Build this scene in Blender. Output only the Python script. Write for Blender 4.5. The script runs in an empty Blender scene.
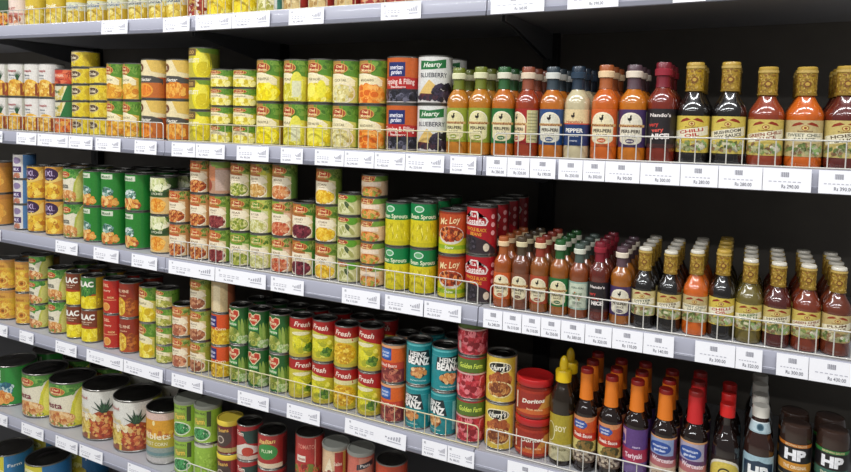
import bpy, bmesh, math, random
from mathutils import Matrix, Vector
PI = math.pi
SC = bpy.context.scene
COL = SC.collection
random.seed(4)
D = 1.27            # distance from the camera to the plane of the shelf fronts
EYE = 1.50          # camera height
RAILZ = {1: 1.7113, 2: 1.3844, 3: 1.0670, 4: 0.7567, 5: 0.4560, 6: 0.1550}   # underside of each price rail
KX = [-3.4, -2.145, -1.414, -0.5, 0.142, 0.6]
KZ = [0.0047, 0.0047, -0.0035, -0.0017, 0.0045, 0.0090]
DECK = 0.040        # deck top above the underside of the rail
DEPTH = 0.47
def sag(x):
    for i in range(5):
        if x <= KX[i+1]:
            t = max(0.0, (x-KX[i])/(KX[i+1]-KX[i])); return KZ[i]+(KZ[i+1]-KZ[i])*t
    return KZ[-1]
def deck_z(s, x): return RAILZ[s] + DECK + sag(x)

# ------------------------------------------------------------------ materials
def lin(h):
    h = h.lstrip('#'); o = []
    for i in (0, 2, 4):
        c = int(h[i:i+2], 16)/255
        o.append(c/12.92 if c <= .04045 else ((c+.055)/1.055)**2.4)
    return (o[0], o[1], o[2], 1.0)
MATS = {}
def mat(name, col, rough=.5, metal=0.0, coat=0.0, spec=.5, noise=0.0, nscale=40, bump=0.0, trans=0.0):
    if name in MATS: return MATS[name]
    m = bpy.data.materials.new(name); m.use_nodes = True
    nt = m.node_tree; b = nt.nodes['Principled BSDF']
    c = lin(col) if isinstance(col, str) else col
    b.inputs['Base Color'].default_value = c
    b.inputs['Roughness'].default_value = rough; b.inputs['Metallic'].default_value = metal
    b.inputs['Coat Weight'].default_value = coat; b.inputs['Coat Roughness'].default_value = .05
    b.inputs['Specular IOR Level'].default_value = spec
    b.inputs['Transmission Weight'].default_value = trans
    if noise or bump:
        tc = nt.nodes.new('ShaderNodeTexCoord'); nz = nt.nodes.new('ShaderNodeTexNoise')
        nz.inputs['Scale'].default_value = nscale; nz.inputs['Detail'].default_value = 4
        nt.links.new(tc.outputs['Object'], nz.inputs['Vector'])
        if noise:
            mx = nt.nodes.new('ShaderNodeMix'); mx.data_type = 'RGBA'
            mx.inputs['A'].default_value = tuple(v*(1-noise) for v in c[:3])+(1,)
            mx.inputs['B'].default_value = tuple(min(1, v*(1+noise)) for v in c[:3])+(1,)
            nt.links.new(nz.outputs['Fac'], mx.inputs['Factor']); nt.links.new(mx.outputs['Result'], b.inputs['Base Color'])
        if bump:
            bp = nt.nodes.new('ShaderNodeBump'); bp.inputs['Strength'].default_value = bump; bp.inputs['Distance'].default_value = .002
            nt.links.new(nz.outputs['Fac'], bp.inputs['Height']); nt.links.new(bp.outputs['Normal'], b.inputs['Normal'])
    MATS[name] = m
    return m
def print_mat(name, rough, coat, lo=.70, hi=1.22):
    m = mat(name, '#ffffff', rough, coat=coat)
    nt = m.node_tree; b = nt.nodes['Principled BSDF']
    at = nt.nodes.new('ShaderNodeAttribute'); at.attribute_name = 'ink'
    tc = nt.nodes.new('ShaderNodeTexCoord'); nz = nt.nodes.new('ShaderNodeTexNoise'); nz.inputs['Scale'].default_value = 260
    nt.links.new(tc.outputs['Object'], nz.inputs['Vector'])
    mr = nt.nodes.new('ShaderNodeMapRange'); mr.inputs['To Min'].default_value = lo; mr.inputs['To Max'].default_value = hi
    nt.links.new(nz.outputs['Fac'], mr.inputs['Value'])
    mx = nt.nodes.new('ShaderNodeMix'); mx.data_type = 'RGBA'; mx.blend_type = 'MULTIPLY'; mx.inputs['Factor'].default_value = 1
    nt.links.new(at.outputs['Color'], mx.inputs['A']); nt.links.new(mr.outputs['Result'], mx.inputs['B'])
    nt.links.new(mx.outputs['Result'], b.inputs['Base Color'])
    return m
M_PRINT = print_mat('printed_paper_label', .38, .25)
M_CARD = print_mat('printed_card', .6, 0, .97, 1.02)
M_TIN = mat('tinplate', '#8f8d88', .28, .9, noise=.12, nscale=30)
M_LID = mat('tinplate_lid', '#77746f', .2, 1.0, noise=.12, nscale=25)
M_SHELF = mat('shelf_grey_paint', '#a3a3a6', .45, .15, noise=.06, nscale=20)
M_RAIL = mat('rail_grey_plastic', '#a6a7b4', .32, coat=.25, noise=.04, nscale=15)
M_LIP = mat('rail_lip_dark_plastic', '#73747f', .3, coat=.3)
M_UNDER = mat('shelf_underside_grey', '#6a6b6e', .5, .2, noise=.08, nscale=18)
M_BACK = mat('back_panel_charcoal', '#6a645b', .6, noise=.2, nscale=12)
M_POST = mat('post_charcoal', '#2c2b2a', .5, .4, noise=.1)
M_WIRE = mat('coated_wire', '#c6c3ba', .35, coat=.3, noise=.05)
M_WIREY = mat('coated_wire_ivory', '#c6bd97', .35, coat=.3, noise=.05)

# ------------------------------------------------------------------ mesh helpers
def finish(bm, name, mats, sharp=38):
    bmesh.ops.recalc_face_normals(bm, faces=bm.faces[:])
    for e in bm.edges:
        if len(e.link_faces) == 2 and e.calc_face_angle(0) > math.radians(sharp): e.smooth = False
    for f in bm.faces: f.smooth = True
    me = bpy.data.meshes.new(name); bm.to_mesh(me); bm.free()
    for m in (mats if isinstance(mats, (list, tuple)) else [mats]): me.materials.append(m)
    return me
def lathe(bm, prof, segs=36, cap0=True, cap1=True, squash=None):
    rings = []
    for r, z in prof:
        ring = []
        for i in range(segs):
            a = 2*PI*i/segs; c, s = math.cos(a), math.sin(a)
            if squash:      # rounded-square section
                k = (abs(c)**squash+abs(s)**squash)**(-1/squash); c *= k; s *= k
            ring.append(bm.verts.new((r*c, r*s, z)))
        rings.append(ring)
    for a, b in zip(rings, rings[1:]):
        for i in range(segs):
            bm.faces.new((a[i], a[(i+1) % segs], b[(i+1) % segs], b[i]))
    if cap0: bm.faces.new(rings[0][::-1])
    if cap1: bm.faces.new(rings[-1])
def lathe_mesh(name, prof, m, segs=36, squash=None):
    bm = bmesh.new(); lathe(bm, prof, segs, squash=squash); return finish(bm, name, m)
def bm_box(bm, x0, x1, y0, y1, z0, z1, mi=0):
    v = [bm.verts.new(p) for p in ((x0,y0,z0),(x1,y0,z0),(x1,y1,z0),(x0,y1,z0),(x0,y0,z1),(x1,y0,z1),(x1,y1,z1),(x0,y1,z1))]
    for q in ((3,2,1,0),(4,5,6,7),(0,1,5,4),(1,2,6,5),(2,3,7,6),(3,0,4,7)):
        bm.faces.new([v[i] for i in q]).material_index = mi
def tube_mesh(name, pts, r, m, segs=8):
    bm = bmesh.new(); rings = []
    pts = [Vector(p) for p in pts]
    for i, p in enumerate(pts):
        t = (pts[min(i+1, len(pts)-1)]-pts[max(i-1, 0)]).normalized()
        u = t.cross(Vector((0, 1, 0)));  u = u.normalized() if u.length > .01 else Vector((1, 0, 0))
        w = t.cross(u)
        rings.append([bm.verts.new(p+u*r*math.cos(2*PI*k/segs)+w*r*math.sin(2*PI*k/segs)) for k in range(segs)])
    for a, b in zip(rings, rings[1:]):
        for k in range(segs): bm.faces.new((a[k], a[(k+1) % segs], b[(k+1) % segs], b[k]))
    bm.faces.new(rings[0][::-1]); bm.faces.new(rings[-1])
    return finish(bm, name, m, 60)

# ------------------------------------------------------------------ lettering (built-in font, turned into outlines)
TXT = {}
def text_geo(s, bold):
    k = (s, bold)
    if k in TXT: return TXT[k]
    cu = bpy.data.curves.new('lettering', 'FONT'); cu.body = s; cu.size = 1; cu.resolution_u = 2; cu.offset = bold
    ob = bpy.data.objects.new('lettering', cu); COL.objects.link(ob)
    dg = bpy.context.evaluated_depsgraph_get(); dg.update()
    me = bpy.data.meshes.new_from_object(ob.evaluated_get(dg))
    vs = [(v.co.x, v.co.y) for v in me.vertices]; fs = [tuple(p.vertices) for p in me.polygons]
    bpy.data.objects.remove(ob); bpy.data.curves.remove(cu); bpy.data.meshes.remove(me)
    xs = [v[0] for v in vs]; ys = [v[1] for v in vs]
    TXT[k] = (vs, fs, min(xs), max(xs), min(ys), max(ys))
    return TXT[k]

# ------------------------------------------------------------------ printed labels
class Lab:
    """flat print design; a = -1..1 is the front half turn of a can, v = 0..1 bottom to top"""
    def __init__(self, r, h, seed=0, flat=False):
        self.r, self.h, self.flat = r, h, flat
        self.k = 1.0 if flat else PI/2*r
        self.bm = bmesh.new(); self.pal = []; self.z = 0.0; self.rnd = random.Random(seed)
    def ci(self, c):
        if c not in self.pal: self.pal.append(c)
        return self.pal.index(c)
    def face(self, pts, col, step=2e-5):       # pts in metres
        self.z += step
        if sum(pts[i-1][0]*pts[i][1]-pts[i][0]*pts[i-1][1] for i in range(len(pts))) < 0: pts = pts[::-1]
        try: f = self.bm.faces.new([self.bm.verts.new((x, y, self.z)) for x, y in pts])
        except ValueError: return
        f.material_index = self.ci(col)
    def P(self, a, v): return (a*self.k, v*self.h)
    def base(self, col): self.rect(-2, 0, 2, 1, col)
    def rect(self, a0, v0, a1, v1, col): self.face([self.P(a0,v0), self.P(a1,v0), self.P(a1,v1), self.P(a0,v1)], col)
    def poly(self, pts, col): self.face([self.P(*p) for p in pts], col)
    def ell(self, a, v, ra, rv, col, rot=0, n=20, step=2e-5):
        c, s = math.cos(rot), math.sin(rot); o = []
        for i in range(n):
            t = 2*PI*i/n; x, y = ra*self.k*math.cos(t), rv*self.h*math.sin(t)
            o.append((a*self.k+x*c-y*s, v*self.h+x*s+y*c))
        self.face(o, col, step)
    def ring(self, a, v, ra, rv, w, col, inner): self.ell(a, v, ra, rv, col); self.ell(a, v, ra-w/self.k, rv-w/self.h, inner)
    def blobs(self, a, v, ra, rv, n, size, cols, asp=1.0, rotr=PI):
        n, size = int(n*1.7), size*.74
        for i in range(n):
            t = self.rnd.random()*2*PI; q = math.sqrt(self.rnd.random())
            s = size*(.7+.6*self.rnd.random())
            self.ell(a+ra*q*math.cos(t), v+rv*q*math.sin(t), s/self.k, s*asp/self.h, self.rnd.choice(cols), self.rnd.uniform(-rotr, rotr), 8, 5e-6)
    def text(self, s, a, v, hgt, col, w=None, rot=0, bold=.02, shear=0):
        vs, fs, x0, x1, y0, y1 = text_geo(s, bold)
        sy = hgt*self.h/.72
        sx = sy if w is None else w*self.k/(x1-x0)
        c, sn = math.cos(rot), math.sin(rot); cx = (x0+x1)/2
        self.z += 2e-5; ci = self.ci(col); nv = []
        for x, y in vs:
            X = (x-cx+shear*(y-.36))*sx; Y = (y-.36)*sy
            nv.append(self.bm.verts.new((a*self.k+X*c-Y*sn, v*self.h+X*sn+Y*c, self.z)))
        for f in fs:
            try: q = self.bm.faces.new([nv[i] for i in f]); q.material_index = ci
            except ValueError: pass
    def mesh(self, name, z0=0.0, off=.0003, m=None, span=2.0, rfun=None):
        bm = self.bm
        if not self.flat:
            bmesh.ops.triangulate(bm, faces=[f for f in bm.faces if len(f.verts) > 4])
            for co, no in (((0,0,0),(0,-1,0)), ((0,self.h,0),(0,1,0)), ((-span*self.k,0,0),(-1,0,0)), ((span*self.k,0,0),(1,0,0))):
                bmesh.ops.bisect_plane(bm, geom=bm.verts[:]+bm.edges[:]+bm.faces[:], plane_co=co, plane_no=no, clear_outer=True, dist=1e-7)
            da = self.r*math.radians(10)
            n = int(span*self.k/da)
            for i in range(-n, n+1):
                bmesh.ops.bisect_plane(bm, geom=bm.verts[:]+bm.edges[:]+bm.faces[:], plane_co=(i*da,0,0), plane_no=(1,0,0), dist=1e-7)
        else:
            bmesh.ops.triangulate(bm, faces=[f for f in bm.faces if len(f.verts) > 4])
        nor = []
        for v in bm.verts:
            x, y, z = v.co
            if self.flat:
                v.co = (x, -off-z, z0+y); nor.append((0, -1, 0))
            else:
                t = x/self.r; R = self.r+off+z
                v.co = (R*math.sin(t), -R*math.cos(t), z0+y); nor.append((math.sin(t), -math.cos(t), 0))
        for f in bm.faces: f.smooth = True
        me = bpy.data.meshes.new(name); 
        idx = []
        for f in bm.faces:
            c = lin(self.pal[f.material_index]); idx.extend(c*len(f.verts)); f.material_index = 0
        bm.to_mesh(me); bm.free()
        at = me.color_attributes.new('ink', 'FLOAT_COLOR', 'CORNER'); at.data.foreach_set('color', idx)
        me.materials.append(m or M_PRINT)
        me.normals_split_custom_set_from_vertices(nor)
        return me
# ------------------------------------------------------------------ can label designs (front faces the aisle)
CREAM, GREEN, DGREEN, RED, GOLD = '#ead9ab', '#5f8f2c', '#1d6a2a', '#a5402a', '#cfa552'
def oval_logo(L, a, v, ra, rv, col=RED, txt='Del Monte', tcol='#f6dfa0', rim=GOLD):
    L.ell(a, v, ra, rv, rim); L.ell(a, v, ra*.92, rv*.88, col)
    if ' ' in txt:
        p, q = txt.split(' ', 1)
        L.text(p, a, v+rv*.36, rv*.5, tcol, ra*.75); L.text(q, a, v-rv*.38, rv*.55, tcol, ra*1.15)
    else: L.text(txt, a, v, rv*.7, tcol, ra*1.3)
def smalltext(L, s, a, v, h, col, w): L.text(s, a, v, h, col, w, bold=.01)
def dm(L, fruit, words, side='#c9c23c', top='#5a8a2a', topl='#a8803c', band='#ece0b4', slices=0, bowl=None, side2='#7d9a2a', n=60, sz=.006):
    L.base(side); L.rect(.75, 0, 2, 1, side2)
    L.rect(-.8, .6, .15, 1, topl); L.poly([(.0, 1), (.12, .66), (1.0, .58), (1.5, .7), (1.5, 1)], top)
    L.blobs(.6, .86, .45, .1, 14, .007, [top, '#7a9f3e', '#456f22'], 1.6)
    L.poly([(-.8, .42), (-.8, .68), (.1, .68), (.62, .52), (.62, .40), (0, .38)], band)
    L.poly([(-.8, .68), (-.1, .7), (.4, .62), (.7, .5), (.4, .58), (-.1, .66)], '#f3e9c8')
    smalltext(L, words, -.05, .54, .065, '#6b5a3a', .62)
    if bowl:
        L.ell(0.02, .22, .62, .25, '#e9dcc0'); L.ell(0.02, .22, .57, .22, bowl)
        L.blobs(.02, .22, .5, .18, n, sz, fruit)
    else:
        L.ell(0, .2, .75, .24, fruit[0]); L.blobs(0, .2, .68, .19, n, sz*1.6, fruit)
    for i in range(slices):
        a = -.3+.3*i; L.ring(a, .2+.04*(i % 2), .22, .1, .003, fruit[1], fruit[2])
    oval_logo(L, -.08, .82, .4, .125)
def flat(L, base, logo, fruit, side):
    L.base(base); L.rect(.55, 0, 2, 1, side); L.blobs(.45, .5, .35, .35, 22, .011, fruit); L.blobs(1.0, .55, .4, .3, 10, .012, fruit)
    L.blobs(-.2, .16, .4, .1, 14, .006, fruit)
    if logo: L.ell(-.05, .6, .38, .24, '#d9c79a'); L.ell(-.05, .6, .36, .21, logo); L.text('Dole', -.05, .6, .2, '#f1e3c2', .42)
def bean(L, c1, bowl, beans, top='#c4582c', side='#d9cf9a', right='#7a9440', word='BEANS'):
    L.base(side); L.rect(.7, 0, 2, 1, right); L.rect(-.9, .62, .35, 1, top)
    L.poly([(.1, 1), (.2, .7), (1.2, .6), (1.4, 1)], right); L.blobs(.7, .85, .4, .1, 16, .006, [right, '#9aae58', '#5a7a2c'], 1.5)
    L.poly([(-.9, .4), (-.9, .66), (.5, .62), (.75, .45), (.4, .38)], '#efe2c4')
    smalltext(L, word, -.02, .55, .06, '#75543a', .5); smalltext(L, 'in brine', 0, .475, .045, '#8a6a4a', .3)
    L.ell(.05, .2, .66, .24, '#f0e4c8'); L.ell(.05, .2, .6, .2, bowl); L.blobs(.05, .2, .54, .165, 60, .0042, beans, 1.5)
    oval_logo(L, .02, .83, .45, .12, c1)
def design(L, k):
    T = L.text
    if k == 's1green': L.base('#3d5a2c'); L.blobs(0, .2, .7, .18, 40, .009, ['#d98c2e', '#e0b04a', '#b7401f']); L.rect(-1, .5, 1, .8, '#24482a')
    elif k == 's1pink': L.base('#e3cfc0'); L.blobs(0, .2, .6, .15, 36, .006, ['#c8604c', '#d99a70', '#a9573f']); L.rect(-1, .32, 1, .38, '#c98b86'); T('FRUIT', 0, .5, .1, '#b04a44', .7)
    elif k in ('s1yel', 's1yel2', 's1yel3'):
        L.base('#d0b434'); L.blobs(0.2, .25, .9, .22, 60, .008, ['#e4cf5a', '#d6b636', '#c9a22a', '#efe08a'], 1.8)
        if k == 's1yel': T('Fruit', .1, .52, .13, '#f6f0d0', .7, .1)
        else: L.rect(-1.2, .34, 1.4, .58, '#cfd0b4'); T('Cocktail', .1, .46, .12, '#2e3f63' if k == 's1yel3' else '#46618f', .9)
        if k != 's1yel': L.rect(.7, 0, 1.4, .34, '#c8a632')
    elif k == 's1red': L.base('#a63a2c'); [L.rect(-.5+.4*i, 0, -.36+.4*i, 1, '#eadfd6') for i in range(5)]; L.blobs(0, .25, .8, .2, 20, .006, ['#c9a24a', '#8c2a20'])
    elif k == 's1bright': L.base('#d8c21c'); L.blobs(.15, .3, .8, .28, 40, .013, ['#f0dc2e', '#e8cc1e', '#f6ea6a', '#cda91a'], 2); T('Sliced', 0, .7, .15, '#2f7a3a', .8)
    elif k == 's1lime': L.base('#c2bd62'); L.blobs(0, .25, .6, .2, 40, .007, ['#e3dc9a', '#a6a23f', '#efe9c0']); L.rect(.75, 0, 1.8, 1, '#4f9688'); L.rect(.6, 0, .75, 1, '#dfe6e6')
    elif k == 's1cream': L.base('#9c2724'); L.rect(-1.2, 0, .55, 1, '#d8bf84'); L.blobs(-.2, .26, .5, .22, 46, .006, ['#e6d4a0', '#c09a5a', '#a87f42']); T('BEANS', -.2, .62, .12, '#8c241f', .9)
    elif k == 's1red2': L.base('#a02b2a'); L.blobs(0, .2, .8, .15, 24, .008, ['#c2553e', '#d9a072', '#842222']); T('CHILI', 0, .6, .16, '#ecd9b8', .9)
    elif k in ('pinewhite', 'pinewhite2'):
        L.base('#dcd8d0'); L.rect(-2, 0, 2, .42, '#d5a63a'); L.rect(.62, 0, 2, .42, '#a5522e'); L.rect(.62, .42, 2, 1, '#b9b8a8' if k == 'pinewhite' else '#c9c6c0')
        L.ell(.2, .26, .52, .27, '#e0b040'); L.blobs(.2, .25, .45, .22, 50, .0055, ['#eac35a', '#c8872e', '#dba238', '#f0d27a'])
        L.rect(.5, .02, .62, .4, '#8a4326')
        if k == 'pinewhite':
            for i in range(7): t = -.9+.3*i; L.poly([(.33, .5), (.4, .5), (.37+.26*math.sin(t), .62+.22*math.cos(t))], '#2f5a34' if i % 2 else '#1f4228')
        T('Pineapple', .02, .8, .07, '#a8383c', .6); T('Slices', .02, .66, .055, '#5e6470', .4); T('in syrup', .05, .57, .04, '#6c727e', .35)
    elif k == 'flatred': flat(L, '#b43a2c', None, ['#c8482e', '#8f261c', '#d9704a'], '#a02a22'); L.ell(.2, .55, .35, .18, '#d66a48'); T('Fruit', .1, .6, .2, '#f1d3b8', .5)
    elif k == 'flatgreen': flat(L, '#d3cdb0', None, ['#c9b25a', '#e0d6a4'], '#2f6a34'); L.poly([(.2, 0), (.5, 1), (1.4, 1), (1.4, 0)], '#2c6e38'); T('Pine', -.08, .6, .22, '#47703f', .4)
    elif k == 'flatorange': flat(L, '#cf6a3e', None, ['#e0a24a', '#d98436', '#c24f2c'], '#c2572f'); T('Mix', -.1, .7, .2, '#f6e4c2', .4)
    elif k == 'flatcream': flat(L, '#cdb978', '#5a4330', ['#d9c026', '#e4d046', '#c7a820'], '#c9ae2c')
    elif k == 'flatcream2': flat(L, '#d0bb5e', '#54402e', ['#dcc32a', '#e6d24a', '#cbae24'], '#d4bb2e')
    elif k == 'dm_peach': dm(L, ['#d9972a', '#e6b23e', '#efc75a', '#c97f22'], 'PEACH', side='#d3b04a')
    elif k in ('koo_slice', 'koo_half'):
        L.base('#b4562a'); L.rect(-1.3, .55, 1.0, 1, '#e6d6a8'); L.poly([(.1, 1), (.35, .7), (1.2, .62), (1.2, 1)], '#dcb95c')
        L.poly([(-1.3, .4), (-1.3, .62), (.4, .58), (.85, .5), (.85, .36)], '#4d4a45'); T('in Nectar', -.05, .49, .09, '#f1ead8', .8, .0, .02, .2)
        L.rect(-1.3, 0, .9, .4, '#c06a2c')
        if k == 'koo_slice': L.ring(.0, .2, .42, .18, .004, '#e9a23a', '#d86a1c'); [L.poly([(0, .2), (.36*math.cos(t), .2+.15*math.sin(t)), (.36*math.cos(t+.5), .2+.15*math.sin(t+.5))], '#e98a30') for t in [i*PI/4 for i in range(8)]]
        else: L.blobs(0, .2, .55, .16, 30, .012, ['#e39a35', '#efb450', '#d47a24'], 1.7)
        oval_logo(L, -.32, .8, .27, .12, '#5a3524', 'IXL', '#f1dfc0', '#9a5a3a')
    elif k == 'pear':
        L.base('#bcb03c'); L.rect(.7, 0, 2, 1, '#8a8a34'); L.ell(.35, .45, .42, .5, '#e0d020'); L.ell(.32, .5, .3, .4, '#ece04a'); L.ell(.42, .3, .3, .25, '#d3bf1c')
        L.rect(-.5, .74, .1, .98, '#6a5330'); T('KOO', -.2, .86, .12, '#d8b060', .4); T('BARTLETT', -.12, .58, .13, '#f2edd8', .75); L.poly([(.1, 1), (.3, .85), (1.2, .8), (1.2, 1)], '#6f8f2c')
    elif k == 'dm_short': dm(L, ['#e0cf3a', '#efe06a', '#d2bb28', '#f3ea9a'], 'PINEAPPLE', side='#c8bd30', side2='#a9a22e', topl='#c4b24a', n=36, sz=.004)
    elif k == 'dm_pine': dm(L, ['#ecd800', '#f6e71c', '#e2c908', '#f9ee5a'], 'PINEAPPLE', side='#cfc24a', side2='#a07a2c')
    elif k == 'dm_pear': dm(L, ['#d6cc3c', '#e6df7a', '#c3b62a'], 'PEARS', side='#d2c63a', side2='#b8a02c'); L.ell(.35, .4, .28, .33, '#e0d84e'); L.rect(.15, .1, .55, .5, '#d9d8b0')
    elif k == 'dm_pearhalf': dm(L, ['#e6d31c', '#f0e04a', '#d8bf14', '#f4ea86'], 'PEAR HALVES', side='#cfc440', side2='#bda92e'); L.ell(.3, .3, .2, .22, '#eadf3e'); L.ell(-.2, .26, .24, .16, '#f2e860')
    elif k == 'dm_cocktail': dm(L, ['#d9cc82', '#e8dfa6', '#c3ae52', '#cfc9a0'], 'COCKTAIL', side='#cac35e', side2='#7f9a2e', bowl='#d8cb86')
    elif k == 'dm_orange': dm(L, ['#e07b1e', '#f09a3a', '#d86514', '#f4b25a'], 'MANDARINS', side='#d8b450', side2='#a88a30', slices=3)
    elif k == 'comstock':
        L.base('#c05c22'); L.rect(-2, 0, 2, .28, '#c9c0bd'); L.poly([(-2, .3), (-2, .56), (0, .58), (2, .5), (2, .3)], '#b2201f')
        L.rect(-.42, .58, .28, .9, '#1d2a66'); T('american', -.07, .79, .1, '#e9e6ee', .55, shear=.15); T('garden', -.07, .68, .1, '#e9e6ee', .45, shear=.15)
        T('Topping & Filling', .02, .47, .12, '#f0d7cc', 1.25); T('Blackberry', .02, .345, .05, '#f0e2d8', .6)
        L.rect(-2, .02, 2, .3, '#3a3234'); L.blobs(0, .16, 1.0, .11, 90, .006, ['#1d1c24', '#2b2a36', '#41404e', '#15141a', '#6a6878'])
    elif k == 'berry':
        L.base('#d9d8d2'); L.poly([(-.5, .72), (-.5, .92), (0, .9), (.55, .95), (.55, .76), (0, .72)], '#1f6b35'); T('Hearty', .02, .83, .1, '#e8ecdc', .7, .05, shear=.3)
        T('BLUEBERRY', .05, .6, .1, '#3b3b44', 1.1); L.rect(-2, 0, 2, .22, '#cfcac6'); L.poly([(-.7, .1), (-.1, .5), (.3, .3), (.2, .08)], '#d9b66a'); L.poly([(-.7, .1), (.2, .08), (.25, .18), (-.5, .2)], '#5a2b2f')
        L.blobs(.5, .22, .45, .18, 40, .007, ['#2b2531', '#3d3346', '#1c1820']); L.blobs(-.2, .1, .5, .05, 30, .005, ['#2b2531', '#4a2a34'])
    elif k == 'peach': L.base('#c98a3a'); L.blobs(.1, .4, .6, .3, 26, .014, ['#e0a040', '#e8b450', '#cf7c2e']); L.ell(.1, .35, .4, .2, '#e9b244'); L.ring(.1, .3, .3, .14, .004, '#a0622a', '#e2a63e'); L.rect(-2, .85, 2, 1, '#b87a3c'); T('Peach', 0, .72, .12, '#f1dca8', .6)
    elif k == 'bluewhite': L.base('#d6d2cc'); L.rect(.5, 0, 2, 1, '#4b78a8'); L.rect(-.3, .25, .4, .5, '#4c3565'); T('MILK', .05, .38, .13, '#e8e2ee', .45); L.ell(.1, .75, .28, .14, '#8a7a9a'); L.blobs(.1, .12, .3, .08, 10, .007, ['#c08a62', '#b06a5a'])
    elif k in ('purp', 'purp2'):
        c = '#d9a83a' if k == 'purp' else '#cf9440'
        L.base(c); L.rect(.75, 0, 2, 1, '#c08a3a'); L.ell(.15, .25, .7, .26, '#e2b92e' if k == 'purp' else '#dca238'); L.blobs(.15, .25, .6, .2, 40, .009, ['#e9c63e', '#dba730', '#efd25e', '#b8741f'])
        L.poly([(-.6, .5), (.2, .62), (.8, .95), (.8, .6), (.2, .5)], '#e3c36a'); L.ell(.1, .77, .5, .2, '#3c2545'); T('IXL', .12, .8, .17, '#c9b4d6', .6); T('peaches', .12, .64, .05, '#cdb9d0', .4)
    elif k in ('fiesta', 'bigfiesta'):
        big = k == 'bigfiesta'
        L.base('#e2dac0'); L.poly([(.35, 0), (.5, .6), (1.0, 1), (2, 1), (2, 0)], '#c9c63c' if big else '#a9b24a'); L.ell(.85, .5, .36, .52, '#d8cf3e' if big else '#bdbb50', -.25); L.ell(.8, .5, .22, .42, '#e6df66' if big else '#cdc870', -.25)
        L.poly([(-.9, .72), (-.9, 1), (.9, 1), (.45, .75), (0, .68)], '#4f8a3a'); L.blobs(.1, .86, .6, .1, 16, .008, ['#5f9a44', '#3c7a30', '#7aac50'], 1.7)
        L.ell(.05, .2, .52, .17, '#d9a468'); L.blobs(.05, .19, .48, .13, 36, .009, ['#e0b070', '#d08c48', '#ecca96', '#b5683a']); L.blobs(.05, .06, .5, .04, 22, .005, ['#b9743f', '#e2c38a', '#6d8a3a'])
        T('Fiesta', -.16, .5, .14 if big else .16, '#7d2f3e' if big else '#6b6a5e', .75); oval_logo(L, .0, .83, .3, .1, '#b03a26')
    elif k == 'greenfruit':
        L.base('#2c7f2e'); L.rect(.62, 0, 2, 1, '#1f7a2e'); L.rect(-.5, .82, .28, .96, '#d5dcc4'); T('Mixed', -.1, .89, .08, '#3c6a3a', .5)
        L.ell(0, .42, .3, .16, '#bcd0c4'); L.blobs(0, .44, .3, .13, 20, .006, ['#d8e4de', '#5f8a80', '#3d5f4e', '#87aa9a']); L.blobs(.02, .17, .46, .14, 40, .008, ['#d98a38', '#e3a850', '#c46a2a', '#efc980', '#a84a2a'])
    elif k == 'leaf':
        L.base('#3c5a2c'); L.blobs(.1, .82, .55, .14, 22, .010, ['#dfe0b0', '#c8cf8a', '#eef0cc', '#6f8a40'], 2.2); L.rect(-2, .5, 2, .62, '#2e4a26'); L.rect(-.6, .0, .8, .46, '#d9b878'); L.ell(.1, .24, .42, .2, '#e0952e'); L.blobs(.1, .22, .36, .15, 26, .008, ['#eaa63c', '#d77f22', '#f0bd5c'])
        T('LYCHEE', .1, .56, .06, '#dfe3c0', .6)
    elif k == 'bn_orange': bean(L, '#bd4524', '#b0562a', ['#cf7a3c', '#e0a05a', '#a4481f', '#8d3a1c'], '#bf5f34', '#dfc9a0', '#c08a52')
    elif k == 'bn_back': L.base('#b58a6e'); L.rect(.1, .1, 1.0, .75, '#bfa596'); L.poly([(-.4, 1), (0, .8), (1.2, .82), (1.2, 1)], '#7f9a44'); L.rect(-1, .4, .1, .85, '#c8825a'); L.ell(-.45, .25, .35, .2, '#9a4a34')
    elif k == 'bn_kidney': bean(L, '#b8452a', '#7a2a2c', ['#8e3a3a', '#6a2226', '#a4514a'], '#b96a34', '#d9c294', '#79983a', 'KIDNEY')
    elif k == 'bn_peas': bean(L, '#a8432a', '#8a963a', ['#a9b04c', '#c8c670', '#7b8a30', '#d8d392'], '#a5602f', '#dccf9c', '#8c9a40', 'PEAS')
    elif k == 'bn_leafpeas': bean(L, '#5f8f2c', '#8a963a', ['#a9b04c', '#c8c670', '#7b8a30'], '#6f9a30', '#d8d29a', '#6a9a2c', 'PEAS')
    elif k == 'bn_chick': bean(L, '#b04a2c', '#c08a42', ['#d3a860', '#c08c40', '#e2c48a'], '#a96a38', '#d6cf92', '#b9b43e', 'CHICK PEAS')
    elif k == 'bn_leaf': bean(L, '#5c8c28', '#c2c07a', ['#d2cf8c', '#b8b45e', '#e2dfb0'], '#6d9a2e', '#d3d39c', '#c4c860', 'BUTTER')
    elif k == 'bn_chick2': bean(L, '#b24a2a', '#c87a46', ['#d9965c', '#c86f3a', '#e6bb8c'], '#a46a3a', '#dccf98', '#6f9440', 'BEANS')
    elif k == 'bn_tomato': bean(L, '#b5472a', '#c2603c', ['#d27a50', '#b84a2c', '#e2a07a'], '#7d9a38', '#ddb99a', '#c99a6a', 'BEANS')
    elif k == 'bn_red': bean(L, '#b23c24', '#5f1d2a', ['#7a2a36', '#4f1622', '#8f3c46', '#6a2330'], '#a8642c', '#dccb90', '#3f7f2a', 'KIDNEY')
    elif k == 'bn_corn': bean(L, '#ad3a24', '#d9a21c', ['#e9bd2e', '#dca41a', '#f2d050'], '#a86030', '#dfd09a', '#7a9438', 'CORN')
    elif k == 'sh_peas':
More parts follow.
